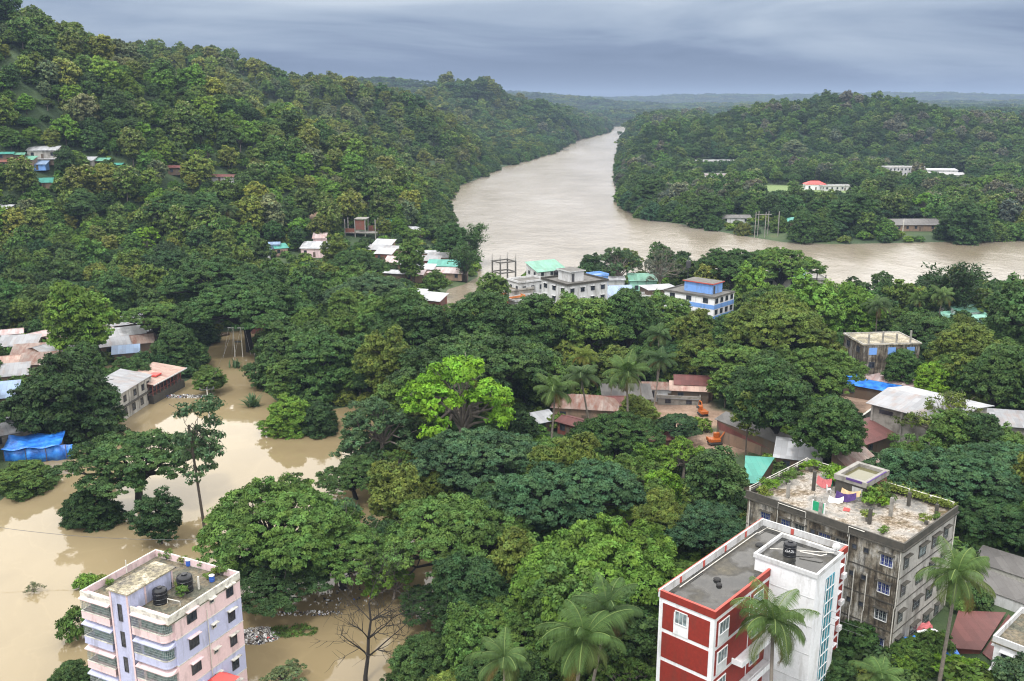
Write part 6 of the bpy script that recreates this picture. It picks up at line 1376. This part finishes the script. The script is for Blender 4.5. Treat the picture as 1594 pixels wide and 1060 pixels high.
# ------------------------------------------------------------------ smaller things
def machine(px, py, rot, s, mat, label):
    q = put(px, py, 1.3*s); t = thing('excavator', label, 'excavator', (q[0], q[1], max(0, ground(q[0], q[1]))), rot); t.scale = (s,)*3
    for y in (-1.0, 1.0):
        m = MB(); m.prism([(-1.7, y-.25), (1.7, y-.25), (1.7, y+.25), (-1.7, y+.25)], .12, .75); o = m.build('track', 'rubber', t, bevel=.2)
    MB().box(-1.5, 1.2, -1.1, 1.1, .85, 1.7).build('body', mat, t, bevel=.12); MB().box(-2.0, -1.4, -1.1, 1.1, .9, 1.9).build('counterweight', mat, t, bevel=.15)
    cab = MB().box(-.1, 1.3, .15, 1.1, 1.7, 2.9).build('cab', mat, t, bevel=.08); MB().box(1.3, 1.33, .25, 1.0, 1.9, 2.75).build('windscreen', 'glass', cab); MB().box(.1, 1.15, 1.1, 1.13, 2.0, 2.75).build('side_glass', 'glass', cab)
    MB().tube([(1.0, -.4, 1.5), (2.4, -.4, 3.4), (4.0, -.4, 3.3)], [.22, .2, .17], 6).build('boom', mat, t); MB().tube([(4.0, -.4, 3.3), (4.7, -.4, 1.4)], [.16, .13], 6).build('stick', mat, t)
    m = MB(); m.add([(4.4, -.9, 1.5), (5.1, -.9, 1.4), (4.9, -.9, .6), (4.2, -.9, .8), (4.4, .1, 1.5), (5.1, .1, 1.4), (4.9, .1, .6), (4.2, .1, .8)], [(0,1,2,3),(7,6,5,4),(0,4,5,1),(1,5,6,2),(2,6,7,3),(3,7,4,0)]); m.build('bucket', 'iron', t)
machine(1094, 640, 100, .7, 'orange_machine', 'orange machine at the back of the dirt yard by the trees')
machine(1113, 684, 10, .75, 'orange_machine', 'orange excavator beside the end wall of the long tin warehouse')
machine(1028, 662, 160, .6, 'yellow_machine', 'yellow machine half hidden at the near edge of the dirt yard')
def pole(px, py, h, label, kind):
    q = P(px, py, 0); t = thing('utility_pole', label, 'utility pole', (q[0], q[1], -1.5), 20 if kind == 'bar' else -5); h += 1.5
    MB().tube([(0, 0, 0), (0, 0, h)], [.15, .10], 8).build('mast', 'pipe_white', t)
    if kind == 'bar':
        c = MB().box(-1.5, 1.5, -.06, .06, h-.5, h-.36).build('crossarm', 'iron', t)
        for x in (-1.35, 0, 1.35): MB().lathe((x, 0, h-.36), [(.13, 0), (.2, .1), (.14, .2), (.19, .3), (.08, .42)], 8).build('insulator', 'frame_dark', c)
    else:
        MB().tube([(2.1, 0, 0), (2.1, 0, h)], [.15, .1], 8).build('mast', 'pipe_white', t); MB().box(-1.4, 3.4, -.12, .12, h-.2, h).build('crossarm', 'frame_white', t)
        MB().box(.3, 1.8, -.5, .5, h*.58, h*.60).build('platform', 'iron', t)
        for a, b in (((-1.2, 0, h-.2), (-3, -1.5, 0)), ((3.2, 0, h-.2), (3.6, 2.5, 0)), ((0, 0, h-.2), (-2, 2.5, 0)), ((2.1, 0, h-.2), (.4, -3.5, 0)), ((0, 0, h-.2), (-4, .5, 0))): MB().tube([a, b], .018, 4).build('guy_wire', 'frame_white', t)
    return q, h-1.5
q1, h1 = pole(366, 555, 8.0, 'steel double pole frame with guy wires standing in the flood channel', 'frame')
q2, h2 = pole(326, 652, 7.0, 'single pole with three insulators standing in the flood', 'bar')
def cable(a, b, sag, lab, r=.035):
    n = 24; a, b = np.array(a, float), np.array(b, float); pts = [a+(b-a)*i/n-np.array([0, 0, sag*4*(i/n)*(1-i/n)]) for i in range(n+1)]
    tag(MB().tube(pts, r, 4).build('power_cable', 'frame_dark'), lab, 'cable')
pa = P(-60, 812, 6); cable(pa, P(372, 838, 5), 1.2, 'single dark power cable crossing low over the flood')
for k in range(3): cable(P(1120, 872+k*9, 17.5-k*.4), P(1345, 968+k*11, 15-k*.4), .5, ('topmost', 'middle', 'lowest')[k]+' of the thin wires crossing before the white stair tower', .018)
cable(q1+(0, 0, h1-.1), q2+(0, 0, h2), 1.0, 'thin cable strung between the two flood poles', .02)
q = P(1404, 372, 0); t = thing('river_pole', 'pale lone post standing in the shallows of the far bank', 'post', (q[0], q[1], -1), 0); MB().tube([(0, 0, 0), (0, 0, 11)], [.28, .2], 8).build('mast', 'pipe_white', t)
q = P(1190, 371, 0); t = thing('column_group', 'tall bare columns of a ruined jetty on the far bank', 'ruined jetty', (q[0], q[1], -1), 0); FOOT.append((q[0], q[1], 10))
for x, y in ((-5, 0), (-2.5, 4), (0, 0), (2.5, 4), (6.5, 0), (7.5, 3)): MB().tube([(x, y, 0), (x*.98, y, 14)], .2, 6).build('column', 'concrete', t)
MB().box(-5.2, 2.8, -.15, .15, 12.6, 12.9).build('beam', 'concrete', t)
q = put(1072, 404, 13); t = thing('signal_mast', 'slim mast with dark lamp box showing against the river', 'mast', (q[0], q[1], ground(q[0], q[1])), 0); MB().tube([(0, 0, 0), (0, 0, 14)], .12).build('mast', 'iron', t); MB().box(-.7, .7, -.5, .5, 10.2, 12.6).build('lamp_box', 'frame_dark', t, bevel=.1)
# heap of rubbish and leaves on the flood, and the litter along the street wall
def litter(name, c, rx, ry, h, n, label, leafy=.35, size=.16):
    rg = np.random.default_rng(int(c[0]*7) % 1000); m = MB(); ms = ['cloth_white', 'concrete', 'rubber', 'frame_white', 'timber', 'dish', 'weathered_pale', 'red_plastic', 'blue_plastic']
    wts = np.array([.09, .24, .20, .06, .15, .04, .20, .01, .01])
    for _ in range(n):
        a = rg.uniform(0, 6.28); r = math.sqrt(rg.random()); x = rx*r*math.cos(a); y = ry*r*math.sin(a); z = h*(1-r*r)*(.75+.3*math.sin(x*2)+.2*math.cos(y*3))+rg.uniform(0, .08); u = rg.normal(size=3); u /= np.linalg.norm(u); v = np.cross(u, rg.normal(size=3)); v /= np.linalg.norm(v); w = np.cross(u, v)
        s = size*rg.uniform(.5, 1.5); cc = np.array([c[0]+x, c[1]+y, c[2]+z]); u = u*s; v = v*s*.6; w = w*s*.25
        m.add([cc-u-v-w, cc+u-v-w, cc+u+v-w, cc-u+v-w, cc-u-v+w, cc+u-v+w, cc+u+v+w, cc-u+v+w], [(3,2,1,0),(4,5,6,7),(0,1,5,4),(1,2,6,5),(2,3,7,6),(3,0,4,7)], ms[rg.choice(9, p=wts)])
    tag(m.build(name), label, kind='stuff')
qa = P(410, 990, 0)
litter('rubbish_heap', (qa[0]-.8, qa[1], -.1), 2.9, 1.9, .9, 1500, 'grey and white rubbish heap floating beside the pink and lilac block')
qb = P(272, 615, 0); litter('street_litter', (qb[0]+2, qb[1]-1.2, -.05), 8, 1.0, .25, 500, 'thin line of litter along the wall of the flooded row', size=.2)
qc = P(530, 930, 0); litter('water_glints', (qc[0], qc[1], -.08), 5.5, 3, .08, 110, 'scattered pale bits standing in for sky glints under the leafless tree', size=.14)  # loose bits added in place of whitish sky reflections on the water
qc = P(480, 955, 0); litter('shore_litter', (qc[0], qc[1], -.05), 5, .7, .2, 130, 'line of litter under the low branches behind the heap', size=.14)
def leafy(name, px, py, data, tint, label, cat, z=0.0, s=1.0):
    q = put(px, py, z); o = link(bpy.data.objects.new(name, leaf_mesh(name, data))); o['tint'] = list(TINT[tint]); o.location = (q[0], q[1], q[2]-.05); o.scale = (s,)*3; tag(o, label, cat); PLACED.append((q[0], q[1], 1.5)); return o
rg_ = np.random.default_rng(5)
leafy('water_weeds', 450, 985, crown_data([(0, 0, .1, 1.2, .5), (1.3, .5, .1, 1.3, .4), (-1.4, .1, .2, 1.1, .5), (2.6, .3, .1, .9, .3)], .4, .12, 16, .35, rg_), 'mid', 'dark weeds growing out of the rubbish heap', 'plant')
leafy('agave_plant', 396, 632, agave_data(rg_, 46, 2.3, .5, .2), 'feather', 'spiky grey-green agave clump alone in the flood channel', 'agave', s=1.3)
leafy('agave_plant', 330, 598, agave_data(rg_, 60, 2.4, .6, .2), 'blue', 'large spiky agave clump at the end of the litter bank', 'agave', s=1.5)
leafy('agave_plant', 366, 572, agave_data(rg_, 26, 1.9, .6, .16), 'feather', 'small drowned agave below the steel pole frame', 'agave', s=1.2)
for k, (px, py) in enumerate(((60, 480), (45, 385), (160, 300), (130, 430), (325, 398))): leafy('banana_plant', px, py, agave_data(rg_, 16, 3.6, 1.1, .34), 'bright', ('banana plant above the hill foot tin roofs', 'banana plant on the open banana slope', 'banana plant under the hillside village', 'banana plant in the scrub above the tall bright tree', 'banana plant beside the umbrella trees')[k], 'banana plant', z=2)
# leafless tree
def bare_tree(px, py, h, label):
    q = P(px, py, 0); t = thing('leafless_tree', label, 'tree', (q[0], q[1], -1.5), 0); rg = np.random.default_rng(12); paths = []
    def grow(p, d, L, r, dep):
        n = 5; pts = [p]; rs = [r]; d = d/np.linalg.norm(d)
        for i in range(n):
            d = d+rg.normal(size=3)*.12+np.array([0, 0, .05]); d /= np.linalg.norm(d); pts.append(pts[-1]+d*L/n); rs.append(r*(1-.7*(i+1)/n))
        paths.append((pts, rs))
        if dep == 0: return
        for k in range({3: 11, 2: 6, 1: 5}[dep]):
            i = rg.integers(2 if dep == 3 else 1, n+1); a = rg.uniform(0, 6.28); dd = pts[i]-pts[i-1]; dd /= np.linalg.norm(dd)
            side = np.cross(dd, (math.cos(a), math.sin(a), .2)); side /= np.linalg.norm(side); grow(pts[i], dd*.5+side*.9+np.array([0, 0, .1]), L*rg.uniform(.4, .62), max(.025, rs[i]*.55), dep-1)
    grow(np.array([0., 0, 0]), np.array([.03, 0, 1.]), h, .32, 3)
    o = link(bpy.data.objects.new('trunk', wood_mesh('bare_trunk', paths[:1], 'bark_dark'))); o.parent = t
    o = link(bpy.data.objects.new('branches', wood_mesh('bare_branches', paths[1:], 'bark_dark', 4))); o.parent = t
bare_tree(568, 1062, 11.0, 'leafless black tree standing in the flood beside the great spreading tree')
# bits at the foot of the stained block
for k, (px, py, z, w, mat, lab) in enumerate(((1410, 1000, 7, 1.6, 'tarp_blue', 'blue sheet crumpled at the foot of the old stained block'), (1475, 1018, 7.2, 1.5, 'tarp_blue', 'blue sheet hanging under the edge of the rust red roof'), (1445, 985, 7, 1.3, 'cloth_white', 'white sheet among the junk behind the tall coconut palm'), (1437, 975, 7, 1.1, 'cloth_pink', 'red and pink junk behind the tall coconut palm'))):
    q = P(px, py, z); m = MB(); V = []; rgk = random.Random(k)
    for i in range(6):
        for j in range(5): V.append((q[0]+(i/5-.5)*w*1.6, q[1]+(j/4-.5)*w, z-.4+.35*rgk.random()+.1*i))
    m.add(V, [(i*5+j, (i+1)*5+j, (i+1)*5+j+1, i*5+j+1) for i in range(5) for j in range(4)]); o = m.build('crumpled_sheet', mat); so = o.modifiers.new('thickness', 'SOLIDIFY'); so.thickness = .04; tag(o, lab, 'sheet')
q = P(337, 1058, 4.2); t = thing('red_roof_porch', 'small red sheet roof at the foot of the pink and lilac block', 'porch', (q[0], q[1], -.5), 64)
m = MB(); m.add([(-2, -1.5, 4.3), (2, -1.5, 4.3), (2, 1.5, 4.3), (-2, 1.5, 4.3), (-.6, 0, 5.3), (.6, 0, 5.3)], [(0,1,5,4),(2,3,4,5),(1,2,5),(3,0,4),(3,2,1,0)]); m.build('roof', 'red_plastic', t); MB().box(-1.7, 1.7, -1.2, 1.2, 0, 4.28).build('wall', 'white_dirty', t)
# rowing boat by the flooded lane
q = P(338, 524, 0); t = thing('moored_boat', 'long narrow grey boat moored near the steel pole frame', 'boat', (q[0], q[1], 0), 35)
m = MB(); V = []; n = 11
for i in range(n):
    u = -1+2*i/(n-1); w = .75*(1-abs(u)**2.5)+.03; V += [(u*3.6, -w, .45+.25*u*u), (u*3.6, -w*.5, -.12), (u*3.6, w*.5, -.12), (u*3.6, w, .45+.25*u*u)]
m.add(V, [(4*i+j, 4*i+4+j, 4*i+5+j, 4*i+1+j) for i in range(n-1) for j in range(3)]); o = m.build('hull', 'timber', t); so = o.modifiers.new('thickness', 'SOLIDIFY'); so.thickness = .06
for x in (-1.6, 0, 1.6): MB().box(x-.15, x+.15, -.6, .6, .3, .34).build('thwart', 'timber', t)

# ------------------------------------------------------------------ the rest of the trees
cand = fill_trees(); cand.sort(key=lambda c: -c[0])
n_hand = sum(1 for k in TREES if CATS[k[0]] == 'tree')
def occupied(c): return c
indiv = []; rest = []
for c in cand:
    w, k, x, y, sc, t, zs, px, py, hill, farb = c
    if len(indiv) < 295-n_hand and -20 < px < 1614 and -10 < py < 1070: indiv.append(c)
    else: rest.append(c)
cnt = {}
for c in indiv: cnt.setdefault(describe(c[1], c[5], c[0], c[7], c[8]), []).append(c)
for lab, cs in cnt.items():
    for c in cs:
        w, k, x, y, sc, t, zs = c[:7]
        tree_at(k, x, y, sc, t, lab, zs=zs, far=w < 26, group='trees matching: '+lab if len(cs) > 1 else None)
# unlinked collection of tree shapes for the woods too thick to count
src = bpy.data.collections.new('wood_shapes'); ORDER = {}
def src_add(key, me):
    nm = 'shape_%03d' % len(src.objects); o = bpy.data.objects.new(nm, me); src.objects.link(o); ORDER.setdefault(key, []).append(len(src.objects)-1)
for k in ('dome', 'rain', 'round', 'tall', 'teak', 'open', 'bush'):
    for me in FARM[k]: src_add(k, me)
def patch_mesh(seed):
    rg = np.random.default_rng(seed); lobes = []
    for i in range(26):
        x, y = rg.uniform(-26, 26, 2); r = rg.uniform(3.2, 6.5); h = rg.uniform(5.5, 11.5)
        for j in range(4): a = j*1.6+rg.uniform(0, 1); lobes.append((x+r*.45*math.cos(a), y+r*.45*math.sin(a), h-rg.uniform(0, 1.5), r*.62, r*.55))
    return leaf_mesh('wood_patch', crown_data(lobes, 2.3, 1.0, 9, 1.5, rg, low=-.1, hole=.05))
for i in range(4): src_add('patch', patch_mesh(200+i))
def wood(name, label, pts):
    """pts: x, y, z, scale, rot, shape, tint"""
    n = len(pts); me = bpy.data.meshes.new(name); me.vertices.add(n); me.vertices.foreach_set('co', np.array([p[:3] for p in pts], np.float32).ravel())
    for an, ty, key, vals in (('scl', 'FLOAT', 'value', [p[3] for p in pts]), ('rot', 'FLOAT', 'value', [p[4] for p in pts]), ('idx', 'INT', 'value', [p[5] for p in pts])):
        a = me.attributes.new(an, ty, 'POINT'); a.data.foreach_set(key, np.array(vals, np.int32 if ty == 'INT' else np.float32))
    a = me.attributes.new('tint', 'FLOAT_VECTOR', 'POINT'); a.data.foreach_set('vector', np.array([p[6] for p in pts], np.float32).ravel())
    o = link(bpy.data.objects.new(name, me)); tag(o, label, kind='stuff')
    ng = bpy.data.node_groups.new(name, 'GeometryNodeTree'); ng.interface.new_socket('Geometry', in_out='INPUT', socket_type='NodeSocketGeometry'); ng.interface.new_socket('Geometry', in_out='OUTPUT', socket_type='NodeSocketGeometry')
    N, L = ng.nodes, ng.links; gi = N.new('NodeGroupInput'); go = N.new('NodeGroupOutput'); ip = N.new('GeometryNodeInstanceOnPoints'); ci = N.new('GeometryNodeCollectionInfo')
    ci.inputs['Collection'].default_value = src; ci.inputs['Separate Children'].default_value = True; ci.inputs['Reset Children'].default_value = True
    def attr(nm, ty): a = N.new('GeometryNodeInputNamedAttribute'); a.data_type = ty; a.inputs['Name'].default_value = nm; return a.outputs['Attribute']
    L.new(gi.outputs[0], ip.inputs['Points']); L.new(ci.outputs[0], ip.inputs['Instance']); ip.inputs['Pick Instance'].default_value = True; L.new(attr('idx', 'INT'), ip.inputs['Instance Index'])
    cx = N.new('ShaderNodeCombineXYZ'); L.new(attr('rot', 'FLOAT'), cx.inputs[2]); L.new(cx.outputs[0], ip.inputs['Rotation'])
    sx = N.new('ShaderNodeCombineXYZ'); sa = attr('scl', 'FLOAT'); [L.new(sa, sx.inputs[i]) for i in range(3)]; L.new(sx.outputs[0], ip.inputs['Scale'])
    L.new(ip.outputs[0], go.inputs[0]); md = o.modifiers.new('wood', 'NODES'); md.node_group = ng; return o
rg = random.Random(5)
def tv(t): b = TINT[t]; j = rg.uniform(.82, 1.2); return (b[0]*j*rg.uniform(.85, 1.2), b[1]*j, b[2]*j*rg.uniform(.85, 1.1))
W1, W2 = [], []
for c in rest:
    w, k, x, y, sc, t, zs, px, py, hill, farb = c
    p = (x, y, max(ground(x, y), -.2)-.2, sc*(1+.0002*y), rg.uniform(0, 6.28), rg.choice(ORDER[k]), tv(t))
    (W2 if farb else W1).append(p)
wood('near_wood', 'dense wood covering the near hills and river land', W1); wood('far_bank_wood', 'dense wood covering the hill and bank across the river', W2)
# undergrowth
U = []
r = 88.0
while r < 640:
    st = 2.6+r*.009; n = int(r*R(72)/st)
    for i in range(n):
        a = R(-36)+(i+rg.random())*R(72)/n; rr = r+rg.uniform(-.5, .5)*st; x, y = rr*math.sin(a), rr*math.cos(a)
        U.append((x, y))
    r += st
UX = np.array(U); uh = lut(GH, UX[:, 0], UX[:, 1]); us = lut(GS, UX[:, 0], UX[:, 1]); so_ = lut(att[..., 0], UX[:, 0], UX[:, 1])+lut(att[..., 1], UX[:, 0], UX[:, 1]); FB = np.array(FOOT); W3 = []
for i, (x, y) in enumerate(U):
    if us[i] < .8 or so_[i] > .2 or (np.hypot(FB[:, 0]-x, FB[:, 1]-y) < FB[:, 2]+.6).any(): continue
    W3.append((x, y, uh[i]-.3, rg.uniform(.55, 1.15)*(1+y*.0006), rg.uniform(0, 6.28), rg.choice(ORDER['bush']), tv(rg.choice(['dark', 'mid', 'fresh', 'mid', 'olive', 'deep']))))
wood('undergrowth', 'low bushes and weeds between the trees', W3)
W4 = []; r = 1250.0
while r < 7200:
    st = 38*(1 if r < 2600 else 1.55); n = int(r*R(66)/st)
    for i in range(n):
        a = R(-33)+(i+rg.random())*R(66)/n; rr = r+rg.uniform(-.5, .5)*st; x, y = rr*math.sin(a), rr*math.cos(a)
        if lut(GS, x, y) < (26 if r < 2300 else 12): continue
        W4.append((x, y, ground(x, y)-1.5, (1 if r < 2600 else 1.5)*rg.uniform(.85, 1.25), rg.uniform(0, 6.28), rg.choice(ORDER['patch']), tv(rg.choice(['dark', 'mid', 'deep', 'blue', 'olive']))))
    r += st
wood('distant_forest', 'distant forest reaching to the horizon ridges', W4)
print('trees', len(indiv)+len(TREES), 'near', len(W1), 'far', len(W2), 'under', len(W3), 'distant', len(W4))

# ------------------------------------------------------------------ air
def haze():
    m = bpy.data.materials.new('haze_air'); m.use_nodes = True; N, L = m.node_tree.nodes, m.node_tree.links; N.clear()
    o = N.new('ShaderNodeOutputMaterial'); v = N.new('ShaderNodeVolumePrincipled'); v.inputs['Density'].default_value = .00013; v.inputs['Color'].default_value = (.32, .42, .60, 1); v.inputs['Anisotropy'].default_value = 0
    L.new(v.outputs[0], o.inputs['Volume']); MATS['haze_air'] = m
    b = MB().box(-13500, 13500, -200, 14500, -4.5, 190).build('haze', 'haze_air'); tag(b, 'pale moist air over the valley', kind='stuff')
haze()
